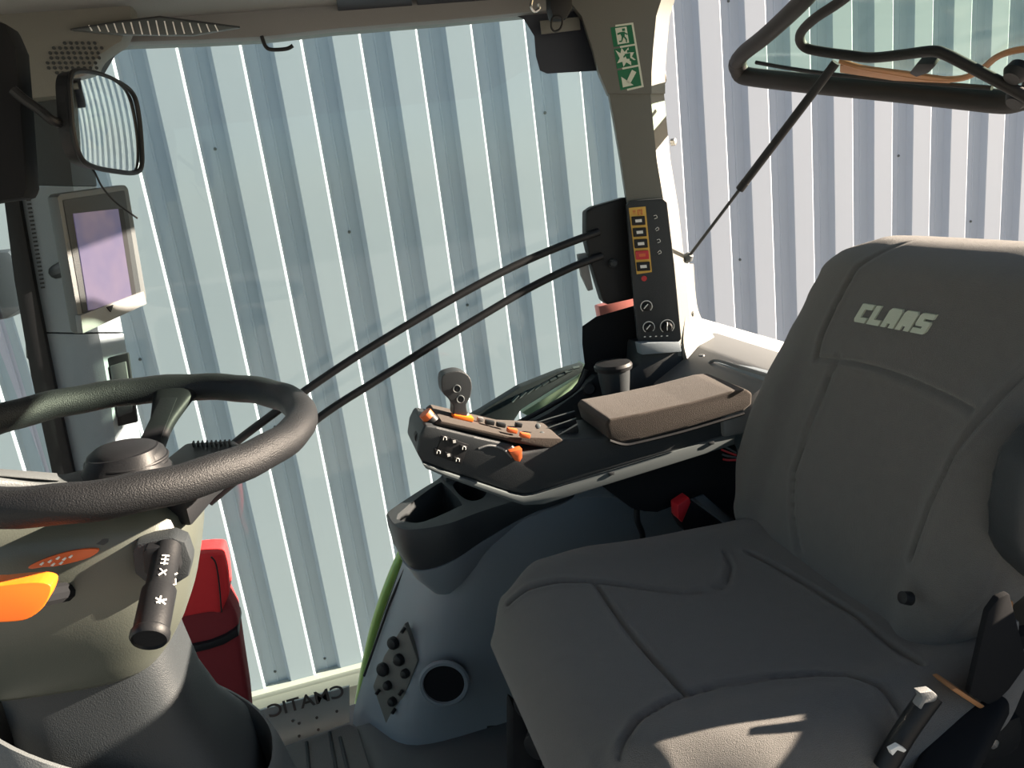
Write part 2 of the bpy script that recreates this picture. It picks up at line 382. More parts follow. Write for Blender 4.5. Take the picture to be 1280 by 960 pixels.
# exit sticker
def PQ(x, y, Y): return PP(x, y, (1.5375-Y)+.0065)
PS = 1.5375
st = thing('exit_sticker', PQ(782, 72, PS), 'green emergency exit sticker with running figures and arrow on the rear pillar', 'sticker')
def SQ(u, v):   # unit quad -> pixel
    a, b, c, d = (761, 33), (791, 29), (804, 108), (774, 115)
    x = (a[0]*(1-u)+b[0]*u)*(1-v)+(d[0]*(1-u)+c[0]*u)*v; y = (a[1]*(1-u)+b[1]*u)*(1-v)+(d[1]*(1-u)+c[1]*u)*v
    return x, y
def sq(uv, Y): return [PQ(*SQ(u, v), Y) for u, v in uv]
obj('backing', prism(sq(((-.02, -.01), (1.02, -.01), (1.02, 1.01), (-.02, 1.01)), PS), nR*-.001), 'cream', st)
for v0 in (.02, .35, .68):
    g = obj('green_field', prism(sq(((.06, v0), (.94, v0), (.94, v0+.30), (.06, v0+.30)), PS-.0008), nR*-.0008), 'green', st)
    if v0 < .3:
        shp = [((.25, .02), (.72, .02), (.72, .27), (.25, .27))]
        fig = [((.52, .04), (.64, .04), (.64, .08), (.52, .08)), ((.40, .09), (.62, .09), (.58, .17), (.46, .17)), ((.30, .10), (.42, .09), (.42, .12), (.30, .13)), ((.46, .16), (.54, .17), (.44, .24), (.32, .24), (.32, .22), (.42, .22)), ((.52, .16), (.60, .17), (.66, .21), (.64, .26), (.60, .26), (.60, .22)), ((.60, .10), (.72, .13), (.70, .15), (.58, .12))]
    elif v0 < .6:
        shp = [((.12, .02), (.30, .08), (.38, .0), (.48, .07), (.66, .01), (.66, .09), (.86, .10), (.74, .16), (.88, .22), (.68, .22), (.66, .29), (.48, .23), (.34, .29), (.32, .21), (.10, .22), (.24, .15))]
        fig = [((.58, .05), (.70, .05), (.70, .09), (.58, .09)), ((.46, .10), (.70, .10), (.66, .19), (.52, .18)), ((.40, .13), (.48, .11), (.48, .14), (.40, .16)), ((.66, .17), (.80, .22), (.84, .27), (.78, .27), (.62, .21))]
    else:
        shp = [((.18, .265), (.18, .10), (.62, .265)), ((.34, .20), (.66, .03), (.82, .08), (.48, .24))]
        fig = []
    for s in shp:
        w = obj('pictogram', prism(sq([(a, v0+b) for a, b in s], PS-.0014), nR*-.0008), 'cream', g)
    for s in fig: obj('figure', prism(sq([(a, v0+b) for a, b in s], PS-.002), nR*-.0008), 'green', g)

# control panel on pillar
PC = 1.528; uR = V((.954, -.30, 0))
def PY_(x, y, Y): return PP(x, y, (PC-Y)+.014)
cp = thing('control_panel', PY_(815, 340, PC), 'dark control panel with yellow-framed buttons and three dials on the rear pillar', 'control panel')
obj('panel', prism([PY_(x, y, PC) for x, y in ((783, 256), (788, 251), (828, 248), (834, 253), (843, 330), (852, 424), (848, 428), (802, 430), (797, 424), (789, 340))], nR*-.02, .003), 'dgrey', cp)
fr = obj('yellow_label', prism([PY_(x, y, PC-.0015) for x, y in ((786, 260), (807, 258), (815, 340), (796, 343))], nR*-.002, .0004), 'yellow', cp)
obj('warning_text', text_bm('!! [!]', .012, PY_(797, 265, PC-.002), uR, V((0, 0, 1))), 'redp', fr)
for k in range(5):
    cx_, cy_ = 798+k*1.55, 276+k*14.3
    b_ = obj('button', prism([PY_(cx_+a, cy_+b, PC-.007) for a, b in ((-8.5, -5), (8, -6), (9, 5), (-7.5, 6))], nR*-.007, .0015), 'redp' if k == 3 else 'black', cp)
    obj('icon', prism([PY_(cx_+a, cy_+b, PC-.008) for a, b in ((-4, -1.5), (4, -2.2), (4.5, 1.5), (-3.5, 2.2))], nR*-.0012), 'white' if k != 3 else 'dorange', b_)
for k, s in enumerate(((820, 272), (822, 287), (824, 302), (825, 316))):
    bm = tube([PY_(s[0]-3, s[1]-2+k % 2*2, PC-.001), PY_(s[0], s[1]-3, PC-.001), PY_(s[0]+1.5, s[1], PC-.001), PY_(s[0]-2, s[1]+1.5, PC-.001)], .0007, 6, 4)
    obj('symbol', bm, 'white', cp)
obj('indicator', lathe([(0, 0), (.006, 0), (.006, .002), (0, .003)], PY_(805, 348, PC), nR, 14), 'redp', cp)
for (x, y, r) in ((808, 383, .0125), (811, 409, .0125), (834, 408, .015)):
    d = obj('dial', lathe([(.0, 0), (r*.72, 0), (r*.68, .010), (r*.5, .012), (0, .012)], PY_(x, y, PC), nR, 24), 'black', cp)
    ring = [PY_(x, y, PC-.0008)+uR*math.cos(t)*r+V((0, 0, math.sin(t)*r)) for t in [math.radians(-50+280*i/20) for i in range(21)]]
    obj('scale', tube(ring, .0011, 6, 0), 'white', d)
    obj('pointer', tube([PY_(x-3, y+3, PC-.0125), PY_(x+2, y-3, PC-.0125)] if r < .014 else [PY_(x, y+5, PC-.0125), PY_(x, y-5, PC-.0125)], .0012, 6, 0), 'white', d)
for k in range(5): obj('mark', box(PY_(806+k*7, 421-k*.3, PC-.0006), (.004, .0016, .002)), 'white', cp)

# rear window sill
rs = thing('rear_sill', (.90, 1.2, H-.43), 'grey trim ledge below the open rear window, between pillar and seat', 'window sill')
zs = H-.43
bm = prism([V((.70, 1.66, zs-.10)), V((.93, 1.66, zs-.10)), V((.93, 1.66, zs)), V((.83, 1.66, zs)), V((.79, 1.66, zs-.012)), V((.70, 1.66, zs-.06))], (0, -.42, 0), .008)
obj('ledge', bm, 'lgrey', rs)
pk = [PZ(x, y, zs-.002) for x, y in ((893, 452), (962, 474), (950, 500), (880, 476))]
obj('storage_pocket', prism([PX(893, 452, .80), PX(958, 470, .80), PX(955, 500, .80), PX(878, 478, .80)], (.03, 0, 0), .004), 'bgrey', rs, label='dark blue-grey pocket')
obj('pocket_rim', tube([PX(884, 462, .795), PX(893, 450, .795), PX(925, 459, .795), PX(962, 470, .795)], .004, 8, 4), 'lgrey', rs)
obj('screw_cap', lathe([(0, 0), (.007, 0), (.006, .003), (0, .004)], PZ(877, 445, zs+.001), (0, 0, 1), 12), 'grey', rs)
# flare joining pillar and sill
bm = sheet([[PY(846, 330, 1.60), PY(852, 380, 1.58), PY(850, 430, 1.55), PY(862, 470, 1.52)],
            [PY(862, 330, 1.64), PY(868, 390, 1.64), PY(890, 425, 1.62), PY(905, 440, 1.58)]], .01)
obj('flare', bm, 'pill', rs, label='sunlit beige flare')
# white outside panel (sunlit) beyond the sill
o = obj('rear_fender_top', prism([V((.96, .7, zs-.03)), V((1.06, .7, zs-.03)), V((1.06, 2.2, zs-.03)), V((.94, 2.2, zs-.03))], (0, 0, -.03), .01), 'wpanel')
tag(o, 'sunlit white panel outside behind the rear window sill', 'body panel')

# ================================================================== REAR WINDOW (open)
p0 = V((.84, 1.5, H+.33)); nW = V((1.067, 0, 1.0)).normalized()
def W_(x, y, d=0): return PL(x, y, p0 - nW*d, nW)
rw = thing('rear_window', W_(1100, 60), 'open rear window with dark rounded frame, tilted outwards top right', 'window')
outer = [(922, 78), (924, 88), (932, 95), (980, 101), (1040, 107), (1120, 114), (1200, 122), (1255, 127), (1275, 124), (1290, 115), (1300, 60), (1310, -60), (1050, -60), (1010, -6), (960, 42), (930, 66)]
fpts = [W_(x, y) for x, y in outer]
obj('seal_frame', tube(fpts, .0195, 12, 5, True, flat=.85), 'frame', rw)
obj('seal_lip', tube([W_(x, y, .004) for x, y in ((945, 78), (990, 86), (1050, 94), (1150, 103), (1240, 110))], .004, 8, 4), 'black', rw)
obj('glass_pane', prism([W_(x, y) for x, y in ((930, 80), (936, 92), (1255, 122), (1283, 108), (1300, -60), (1055, -60), (1010, 0), (940, 62))], nW*.004), 'rglass', rw, smooth=False)
obj('handle_bar', tube([W_(x, y, .05) for x, y in ((1090, -30), (1050, 2), (1020, 22), (1003, 38), (1000, 50), (1008, 60), (1030, 65), (1060, 69), (1090, 72), (1130, 68), (1165, 64), (1182, 68), (1210, 82), (1250, 103), (1285, 122))], .0085, 12, 5), 'frame', rw)
obj('hose', tube([W_(x, y, .012) for x, y in ((1050, 76), (1075, 84), (1110, 90), (1160, 98), (1200, 98), (1225, 88), (1245, 72), (1265, 64), (1290, 60))], .005, 8, 6), 'copper', rw, label='orange-brown cable')
obj('hose_cover', prism([W_(x, y, .01) for x, y in ((1052, 78), (1120, 86), (1190, 96), (1190, 101), (1120, 98), (1052, 88))], nW*-.006, .002), 'copper', rw)
obj('catch', prism([W_(x, y, .03) for x, y in ((1146, 80), (1166, 80), (1168, 84), (1160, 92), (1145, 97), (1136, 92))], nW*.02, .003), 'black', rw)
obj('latch_knob', lathe([(0, 0), (.016, 0), (.018, .012), (.012, .022), (0, .022)], W_(1276, 84, .03), -nW, 20), 'black', rw)
obj('latch_knob', lathe([(0, 0), (.016, 0), (.018, .012), (.012, .022), (0, .022)], W_(1278, 116, .03), -nW, 20), 'black', rw)
# gas strut
a = PY(860, 322, 1.585); b = W_(1045, 78, .03); mid = a + (b-a)*.42
gs = thing('gas_strut', a, 'thin black gas strut from the rear pillar to the open rear window', 'gas strut')
obj('rod', tube([a, mid], .0035, 10, 0), 'dgrey', gs); obj('cylinder', tube([mid, b], .0085, 14, 0), 'black', gs)
obj('ball_joint', lathe([(0, -.012), (.008, -.01), (.012, 0), (.008, .01), (0, .012)], a, (b-a), 14), 'grey', gs)
obj('end_fitting', lathe([(0, -.01), (.009, -.01), (.009, .01), (0, .012)], mid, (b-a), 14), 'black', gs)

# ================================================================== WINDOW BARS + HOUSING
hs = thing('wiper_housing', PY(765, 320, 1.59), 'black moulded cover with round knob between window and rear pillar', 'cover')
obj('cover', prism([PY(x, y, 1.59) for x, y in ((733, 264), (742, 258), (784, 246), (792, 290), (800, 372), (760, 381), (754, 376), (740, 330), (733, 300))], (0, .03, 0), .006, 3), 'black', hs)
obj('knob', lathe([(0, 0), (.010, 0), (.009, .008), (.005, .011), (0, .011)], PY(766, 329, 1.585), (0, -1, 0), 18), 'dgrey', hs)
obj('hinge_plate', prism([PY(x, y, 1.60) for x, y in ((722, 318), (733, 316), (742, 362), (736, 364), (727, 345))], (0, .01, 0), .002), 'lgrey', hs)
G = 'curved bars across the side window'  # plain curved bars, purpose left open
o = obj('curved_bar', tube([PY(x, y, Y) for x, y, Y in ((748, 290, 1.585), (700, 308, 1.575), (640, 334, 1.565), (570, 371, 1.555), (500, 412, 1.55), (440, 449, 1.55), (385, 486, 1.55), (330, 526, 1.55), (296, 552, 1.55), (262, 582, 1.55))], .0085, 12, 6), 'black')
tag(o, 'upper of two long curved black bars crossing the side window', 'bar', G)
o = obj('curved_bar', tube([PY(x, y, Y) for x, y, Y in ((752, 320, 1.585), (715, 334, 1.575), (660, 361, 1.565), (600, 396, 1.555), (540, 432, 1.55), (470, 476, 1.55), (410, 514, 1.55), (350, 560, 1.55), (300, 597, 1.55), (262, 628, 1.55))], .0085, 12, 6), 'black')
tag(o, 'lower of two long curved black bars crossing the side window', 'bar', G)
o = obj('red_reflector', prism([PY(x, y, 1.72) for x, y in ((748, 383), (800, 368), (805, 398), (752, 405))], (0, .03, 0), .004), 'pink')
tag(o, 'pinkish red lamp outside the window below the black cover', 'lamp')
o = obj('red_reflector', prism([PY(x, y, 1.66) for x, y in ((732, 303), (738, 302), (740, 318), (734, 319))], (0, .01, 0), .001), 'pink')
tag(o, 'small red reflector outside at the left edge of the black cover', 'reflector')

# ================================================================== SMALL MIRROR, MONITOR, BLIND
nM = V((.97, -.25, -.09)).normalized(); pm = PY(85, 150, 1.0)
def MR(x, y, d=0): return PL(x, y, pm + nM*d, nM)
mr = thing('mirror', PY(60, 145, 1.0), 'small rounded mirror on a black arm reflecting the ribbed cladding', 'mirror')
mo = crom([MR(x, y) for x, y in ((84, 100), (92, 89), (118, 92), (145, 103), (163, 117), (170, 140), (174, 180), (174, 208), (165, 216), (140, 214), (112, 208), (97, 196), (88, 165), (85, 130))], 4, True)
ctr = sum(mo, V())/len(mo)
mg = []
for q_ in [1-k/20 for k in range(20)]+[.01]:
    mg.append([ctr+(p-ctr)*.955*q_+nM*(.0035+(.07**2-((p-ctr)*.955*q_).length_squared)/(2*.55)) for p in mo])
obj('mirror_glass', loft([[p-nM*.006 for p in mg[0]]]+mg), 'mirror', mr, ang=60)
bm = prism([ctr+(p-ctr)*.99 for p in mo], -nM*.014, .003)
obj('housing', bm, 'black', mr)
obj('rim', tube([p+nM*.003 for p in mo], .0032, 8, 0, True), 'black', mr)
obj('arm', tube([PY(16, 112, 1.0), PY(30, 124, 1.0), PY(50, 138, 1.0), PY(68, 152, 1.0), MR(90, 157, -.012)], .0055, 10, 6), 'black', mr)
o = obj('wire', tube([PY(x, y, 1.1) for x, y in ((100, 200), (116, 212), (128, 234), (146, 254), (172, 273))], .0013, 6, 6), 'black')
tag(o, 'thin black wire curling below the small mirror', 'wire')
# monitor
q = [PY(72, 242, 1.28), PY(161, 230, 1.44), PY(184, 379, 1.44), PY(103, 418, 1.28)]
nQ = ((q[1]-q[0]).cross(q[3]-q[0])).normalized()
if nQ.dot(-q[0]) < 0: nQ = -nQ
def MO(x, y, d=0): return PL(x, y, q[0]+nQ*d, nQ)
mn = thing('monitor', q[3], 'grey framed terminal monitor with violet screen mounted on the front pillar', 'monitor')
obj('housing', prism([MO(x, y) for x, y in ((72, 246), (76, 242), (157, 231), (161, 235), (184, 372), (182, 381), (106, 417), (101, 414))], -nQ*.018, .004), 'grey', mn)
obj('bezel', prism([MO(x, y, .0015) for x, y in ((79, 250), (156, 238), (178, 374), (106, 404))], -nQ*.003, .002), 'dgrey', mn)
obj('screen', prism([MO(x, y, .003) for x, y in ((92, 267), (148, 261), (166, 376), (111, 388))], -nQ*.002), 'screen', mn, smooth=False)
obj('screen_edge', prism([MO(x, y, .0032) for x, y in ((148, 261), (154, 261), (171, 374), (166, 376))], -nQ*.002), 'black', mn)
obj('front_strip', prism([MO(x, y, .006) for x, y in ((101, 394), (180, 364), (184, 380), (104, 417))], -nQ*.01, .002), 'lgrey', mn)
obj('marker', prism([MO(x, y, .008) for x, y in ((134, 384), (142, 381), (139, 390))], -nQ*.004, .0005), 'black', mn)
obj('bracket', tube([MO(90, 330, -.03), PY(70, 340, 1.53)], .012, 10, 0), 'black', mn)
# rolled blind at far left
o = obj('roller_blind', prism([PY(x, y, 1.02) for x, y in ((-60, 10), (6, 28), (20, 60), (26, 130), (34, 236), (30, 248), (0, 252), (-60, 262))], (0, .05, 0), .01), 'matte')
tag(o, 'black sun blind edge at the far left of the roof', 'sun blind')
o = obj('exterior_shape', prism([PY(x, y, 2.1) for x, y in ((-40, 318), (10, 312), (26, 330), (30, 388), (8, 400), (-40, 405))], (0, .12, 0), .02), 'navy')  # unidentified dark shape, added as a plain block
tag(o, 'dark unidentified shape outside beyond the windscreen, far left', 'dark shape')
o = obj('outside_flap', prism([PY(x, y, 1.9) for x, y in ((28, 380), (40, 382), (52, 450), (46, 458), (32, 448))], (0, .02, 0), .005), 'dgrey')
tag(o, 'small grey flap outside the windscreen beside the black seal', 'flap')

# ================================================================== STEERING
WC = V((-.232, .915, H-.226)); tl = math.radians(5.3)
nS = V((math.sin(tl), -.03, math.cos(tl))).normalized()
uS = V((0, 1, 0)).cross(nS).normalized(); vS = nS.cross(uS)
def SW(a, r, h=0): a = math.radians(a); return WC + uS*math.cos(a)*r + vS*math.sin(a)*r + nS*h
sw = thing('steering_wheel', WC - nS*.06, 'black rubber-rimmed steering wheel with round hub cap', 'steering wheel')
obj('rim', tube([SW(a, .1955, .0007*math.sin(math.radians(a*18))) for a in range(0, 360, 4)], .0185, 20, 1, True), 'rubber', sw)
for a in (80, 200, 285):
    pts = [SW(a, .030, -.045), SW(a, .08, -.042), SW(a, .13, -.022), SW(a, .19, .0)]
    rings = []
    d = (pts[3]-pts[0]).normalized(); s = nS.cross(d)
    for i, p in enumerate(crom(pts, 6)):
        t = i/18; w = .030-.016*math.sin(math.pi*min(1, t*1.1)); th = .009
        rings.append([p+s*x+nS*y for x, y in [supr(w, th, 20, k, 3) for k in range(20)]])
    sp = obj('spoke', loft(rings), 'grey' if a == 200 else 'black', sw)
    if a != 285: obj('spoke_inlay', prism([SW(a-10, .07, -.035), SW(a+10, .07, -.035), SW(a+4, .155, -.004), SW(a-4, .155, -.004)], nS*.002, .001), 'black' if a != 200 else 'grey', sp)
obj('hub', lathe([(0, -.075), (.030, -.075), (.038, -.055), (.043, -.035), (.040, -.028)], WC, nS, 40), 'black', sw)
obj('hub_cap', lathe([(.001, -.032), (.040, -.032), (.042, -.028), (.040, -.022), (.032, -.016), (.02, -.0125), (0, -.011)], WC, nS, 40), 'black', sw)
obj('hub_ring', tube([SW(a, .0425, -.030) for a in range(0, 360, 10)], .002, 8, 1, True), 'black', sw)

# steering column
cb = V((-.31, .92, 0))
col = thing('steering_column', V((-.31, .92, 0)), 'grey-green steering column with stalk, orange lever and moulded foot', 'steering column')
def cring(z, cx, cy, a, b, e=3.2, n=56, tilt=0.):
    return [V((cx+x, cy+y, H+z + tilt*x)) for x, y in [supr(a, b, n, k, e) for k in range(n)]]
prof = [(-.272, -.315, .90, .06, .05), (-.285, -.31, .90, .115, .085), (-.305, -.305, .905, .133, .100), (-.33, -.305, .91, .136, .108), (-.37, -.308, .91, .134, .112), (-.42, -.314, .91, .130, .112),
        (-.47, -.322, .91, .126, .108), (-.51, -.330, .912, .120, .100), (-.545, -.338, .914, .112, .092), (-.575, -.345, .916, .104, .084), (-.585, -.346, .916, .097, .078)]
shell = loft([cring(-.272+(z+.272)*.66, cx, cy, a, b, 3.4, tilt=-.12) for z, cx, cy, a, b in prof])
obj('column_cover', shell, 'olive', col, ang=50)
obj('column_neck', loft([cring(z, cx, .925, a, b, 4) for z, cx, a, b in ((-.42, -.328, .090, .078), (-.50, -.325, .092, .080), (-.56, -.322, .096, .084), (-.61, -.318, .106, .094), (-.66, -.31, .125, .112), (-.74, -.31, .13, .12))]), 'dgrey', col, ang=50)
# collar under the wheel
obj('column_collar', loft([cring(z, cx, .912, a, a*.95, 2.4) for z, cx, a in ((-.245, -.235, .036), (-.262, -.24, .044), (-.275, -.25, .060), (-.30, -.27, .075))]), 'black', col)
# moulded foot: bowl around the neck
foot = [(-1.15, .205, .185, 0), (-1.0, .198, .175, -.1), (-.86, .190, .162, -.3), (-.74, .180, .148, -.5), (-.65, .166, .132, -.65), (-.598, .157, .122, -.7), (-.583, .151, .117, -.7), (-.582, .146, .113, -.7), (-.60, .142, .109, -.68), (-.68, .136, .104, -.6), (-.76, .13, .10, -.5)]
obj('column_foot', loft([cring(z, -.305, .925, a, b, 2.5, tilt=tq) for z, a, b, tq in foot]), 'grey', col, ang=60)
# display binnacle beyond the wheel
bn = [PZ(x, y, H-.285) for x, y in ((150, 612), (188, 588), (232, 553), (292, 549), (303, 556), (262, 588), (230, 622))]
bo = obj('display_binnacle', prism(bn, (0, 0, -.035), .006), 'black', col)
for k in range(9): obj('ridge', box(PZ(242+k*5.6, 555-k*.2, H-.282), (.0022, .012, .006), .0008), 'dgrey', bo)
# details on the near face
YF = .805
def CF(x, y, d=0): return PY(x, y, YF-d)
rc = obj('recess', prism([CF(x, y, .0) for x, y in ((20, 700), (38, 686), (100, 676), (138, 672), (136, 684), (110, 702), (40, 716), (22, 714))], (0, .02, 0), .006), 'dgrey', col)
ds = crom([CF(x, y, .004) for x, y in ((35, 709), (60, 697), (95, 688), (123, 687), (112, 697), (80, 706), (50, 712))], 4, True)
dc = obj('orange_sticker', prism(ds, (0, .004, 0), .0006), 'dorange', rc, label='orange sticker')
for x, y in ((52, 705), (62, 702), (72, 698), (80, 699), (88, 696), (66, 706), (76, 704)):
    obj('symbol', prism([PY(x-3, y+1, .7995), PY(x+1, y-2, .7995), PY(x+3, y-1, .7995), PY(x, y+2, .7995)], (0, .002, 0)), 'white', dc)
obj('slot', prism([CF(x, y, .003) for x, y in ((62, 733), (72, 727), (96, 725), (100, 730), (99, 744), (92, 750), (66, 758), (60, 752))], (0, .01, 0), .003), 'matte', col)
ol = crom([PY(x, y, .72) for x, y in ((-60, 738), (0, 732), (40, 728), (60, 730), (64, 738), (55, 758), (38, 772), (20, 777), (-20, 779), (-60, 784))], 3, True)
obj('orange_lever', prism(ol, (0, .022, 0), .007, 3), 'orange', col)
obj('lever_shank', tube([PY(40, 748, .73), PY(82, 740, .80)], .010, 10, 0), 'matte', col)
sm = obj('stalk_mount', prism([CF(x, y, .012) for x, y in ((165, 690), (170, 680), (215, 672), (232, 678), (240, 702), (236, 722), (222, 730), (180, 728), (168, 718))], (0, .03, 0), .006), 'dgrey', col)
obj('stalk_boot', prism([CF(x, y, .026) for x, y in ((178, 692), (182, 686), (212, 682), (222, 690), (226, 712), (218, 722), (188, 724), (180, 716))], (0, .03, 0), .006), 'black', sm)
s0 = PY(208, 694, .785); s1 = PY(187, 797, .70)
sd = (s1-s0).normalized(); SL = (s1-s0).length
stk = obj('stalk', lathe([(0, -.01), (.013, -.01), (.0135, 0), (.0135, SL*.42), (.0160, SL*.46), (.0160, SL*.93), (.0175, SL*.95), (.0175, SL), (.0155, SL+.003), (.0145, SL), (0, SL-.001)], s0, sd, 30), 'black', col)
# white symbols on the stalk: short strokes lifted just off the barrel towards the viewer
def stroke(t, ang, dt, da, r):
    R = frame_of(sd); P = []
    for i in range(4):
        k = i/3; a = math.radians(ang+da*k); P.append(s0+sd*(SL*(t+dt*k))+R @ V((math.cos(a)*r, math.sin(a)*r, 0)))
    return P
vw = (V((0, 0, H))-s0).normalized(); Rf = frame_of(sd); base_a = math.degrees(math.atan2(vw.dot(Rf.col[1]), vw.dot(Rf.col[0])))
for t, a, dt, da in ((.12, 8, .0, 28), (.17, 8, .0, 28), (.22, 8, 0, 28), (.30, 8, .07, 26), (.36, 8, -.07, 26), (.12, 22, .12, 0), (.26, -50, .05, 20), (.34, -42, .05, -14), (.42, -40, .03, 10)):
    obj('symbol', tube(stroke(t, base_a-a if False else base_a+a-20, dt, da, .0138 if t < .43 else .0163), .0008, 6, 0), 'white', stk)
for t, a, dt, da in ((.66, -20, .06, 30), (.72, -20, -.05, 34), (.64, 0, .09, 0)):
    obj('symbol', tube(stroke(t, base_a+a-8, dt, da, .0163), .0009, 6, 0), 'white', stk)

# ================================================================== RED BAG
rb = thing('red_bag', V((-.30, 1.42, 0)), 'tall red cloth bag with black strap standing behind the steering column', 'bag')
Yb = 1.40
obj('bag_shaded_body', prism([PY(x, y, Yb) for x, y in ((215, 770), (274, 758), (284, 745), (296, 770), (303, 820), (311, 872), (314, 905), (318, 960), (320, 1030), (215, 1045)) ], (0, .07, 0), .012, 3), 'red_shade', rb, label='red lower part with shade painted darker')  # one red bag: shaded lower part painted darker than the sunlit top
obj('bag_sunlit_top', prism([PY(x, y, Yb-.006) for x, y in ((215, 697), (262, 692), (279, 692), (284, 712), (287, 744), (276, 768), (264, 766), (215, 775))], (0, .07, 0), .012, 3), 'red', rb, label='red top with sunlight painted brighter')
obj('strap', prism([PY(x, y, Yb-.010) for x, y in ((215, 813), (262, 803), (280, 796), (297, 785), (299, 795), (280, 806), (262, 812), (215, 823))], (0, .085, 0), .003), 'black', rb)
obj('seam', tube([PY(x, y, Yb-.011) for x, y in ((264, 696), (270, 705), (274, 730), (277, 765))], .0015, 6, 5), 'black', rb)

# ================================================================== FLOOR STEP + SILL PLATE
YP = 1.597
sp = thing('sill_plate', PY(390, 915, YP), 'pale metal plate with dark mirrored lettering at the foot of the side window', 'plate')
obj('plate', prism([PY(x, y, YP) for x, y in ((318, 890), (437, 858), (437, 903), (345, 937), (325, 937))], (0, .006, 0), .001), 'plate', sp, smooth=False)
tc = PY(385, 875, YP-.002); tr = PY(431, 861.5, YP-.002)-PY(335, 889, YP-.002)
obj('lettering', text_bm('CMATIC', .046, PY(383, 877, YP-.002), tr, V((0, 0, 1)), mirror=True, bold=.0005), 'text', sp)
for x, y in ((349, 929), (374, 920), (398, 912), (374, 904), (396, 897), (421, 889), (366, 901)):
    obj('rivet', lathe([(0, 0), (.0035, 0), (.003, .002), (0, .003)], PY(x, y, YP), (0, -1, 0), 10), 'text', sp)
o = obj('floor_mat', prism([PZ(x, y, .002) for x, y in ((338, 944), (437, 908), (448, 914), (478, 1010), (340, 1010))], (0, 0, .008), .003), 'mat')
tag(o, 'ribbed grey floor mat by the side window sill', 'floor mat')
for k, (xa, xb) in enumerate(((383, 388), (425, 440), (412, 424))):
    obj('rib', tube([PZ(xa, 928-k*6, .011), PZ(xb, 985, .011)], .004, 8, 0), 'dgrey', o)

# ================================================================== SIDE CONSOLE / WHEEL ARCH PANEL
sc_ = thing('side_console', V((.3, 1.5, 0)), 'large blue-grey wheel arch panel with round loudspeaker below the armrest', 'side panel')
YA = 1.44
c0 = [PY(x, y, 1.62) for x, y in ((520, 668), (497, 735), (474, 800), (455, 860), (446, 900), (450, 960), (452, 1040))]
c1 = [PY(x, y, 1.53) for x, y in ((550, 662), (522, 735), (503, 800), (488, 860), (474, 912), (480, 962), (482, 1040))]
c2 = [PY(x, y, YA) for x, y in ((590, 655), (570, 735), (556, 800), (540, 860), (526, 912), (520, 965), (520, 1040))]
c3 = [PY(x, y, YA-.01) for x, y in ((650, 636), (650, 735), (650, 800), (640, 860), (635, 912), (630, 965), (630, 1040))]
c4 = [PY(x, y, YA-.01) for x, y in ((760, 620), (800, 735), (800, 800), (800, 860), (800, 912), (800, 965), (800, 1040))]
c5 = [PY(x, y, YA) for x, y in ((980, 640), (1000, 735), (1000, 800), (1000, 860), (1000, 912), (1000, 965), (1000, 1040))]
obj('arch_panel', sheet([c0, c1, c2, c3, c4, c5], .01, 6, 5), 'bgrey', sc_, ang=60)
# top shelf under the armrest
obj('top_shelf', sheet([[PY(540, 640, 1.62), PY(560, 668, 1.50), PY(560, 700, YA-.005)], [PY(620, 610, 1.62), PY(640, 632, 1.5), PY(650, 660, YA-.012)], [PY(760, 585, 1.62), PY(770, 612, 1.5), PY(780, 640, YA-.012)], [PY(900, 600, 1.62), PY(900, 625, 1.5), PY(900, 660, YA-.012)]], .008, 6, 4), 'bgrey', sc_, ang=60)
# side wall piece up to the window arch, behind the armrest
bm = prism([PY(x, y, 1.595) for x, y in ((552, 640), (560, 575), (600, 556), (640, 540), (690, 514), (728, 486), (745, 470), (800, 470), (880, 480), (960, 500), (980, 640), (700, 650))], (0, .03, 0), .006)
obj('window_surround', bm, 'dgrey', sc_, label='dark window surround')
obj('surround_seal', tube([PY(x, y, 1.59) for x, y in ((556, 566), (600, 548), (640, 532), (690, 506), (722, 484), (733, 462))], .006, 8, 6), 'black', sc_)
# speaker
spk_c = PY(555, 854, YA-.035); 
nrm = V((-.25, -1, .05)).normalized()
sk = obj('loudspeaker', lathe([(.044, -.005), (.052, -.004), (.054, .002), (.050, .006), (.044, .006), (.042, .001)], spk_c, nrm, 48), 'bgrey', sc_)
obj('speaker_grille', lathe([(0, .002), (.03, .003), (.0435, .002), (.0435, -.006), (0, -.006)], spk_c, nrm, 48), 'matte', sk)
# socket panel on the slanted part
sp0 = PY(500, 850, 1.482); e1 = PY(519, 826, 1.50)-PY(467, 862, 1.575); e2 = PY(505, 782, 1.525)-PY(488, 916, 1.52)
nP = e1.cross(e2).normalized(); 
if nP.dot(V((0, 0, H))-sp0) < 0: nP = -nP
def SP(x, y, d=0): return PL(x, y, sp0+nP*d, nP)
kp = obj('socket_plate', prism([SP(x, y) for x, y in ((506, 779), (522, 826), (487, 918), (466, 858), (480, 820))], -nP*.012, .002), 'pill', sc_)
for x, y, r in ((493, 803, .014), (500, 824, .013), (480, 836, .015), (508, 841, .010), (486, 856, .010), (492, 876, .010)):
    s_ = obj('socket', lathe([(0, 0), (r, 0), (r, .008), (r*.8, .012), (r*.3, .014), (0, .014)], SP(x, y), nP, 20), 'black', kp)
for x, y in ((506, 785), (494, 886), (503, 863), (474, 862)):
    obj('socket_tab', tube([SP(x, y, .002), SP(x-4, y+6, .012)], .004, 8, 0), 'black', kp)
obj('panel_seam', tube([PY(x, y, Y) for x, y, Y in ((516, 690, 1.60), (492, 742, 1.60), (478, 780, 1.60), (455, 845, 1.60))], .003, 6, 6), 'black', sc_)
obj('base_skirt', prism([PY(x, y, 1.42) for x, y in ((540, 948), (560, 946), (590, 930), (600, 905), (700, 900), (700, 1060), (540, 1060))], (0, .03, 0), .006), 'black', sc_)
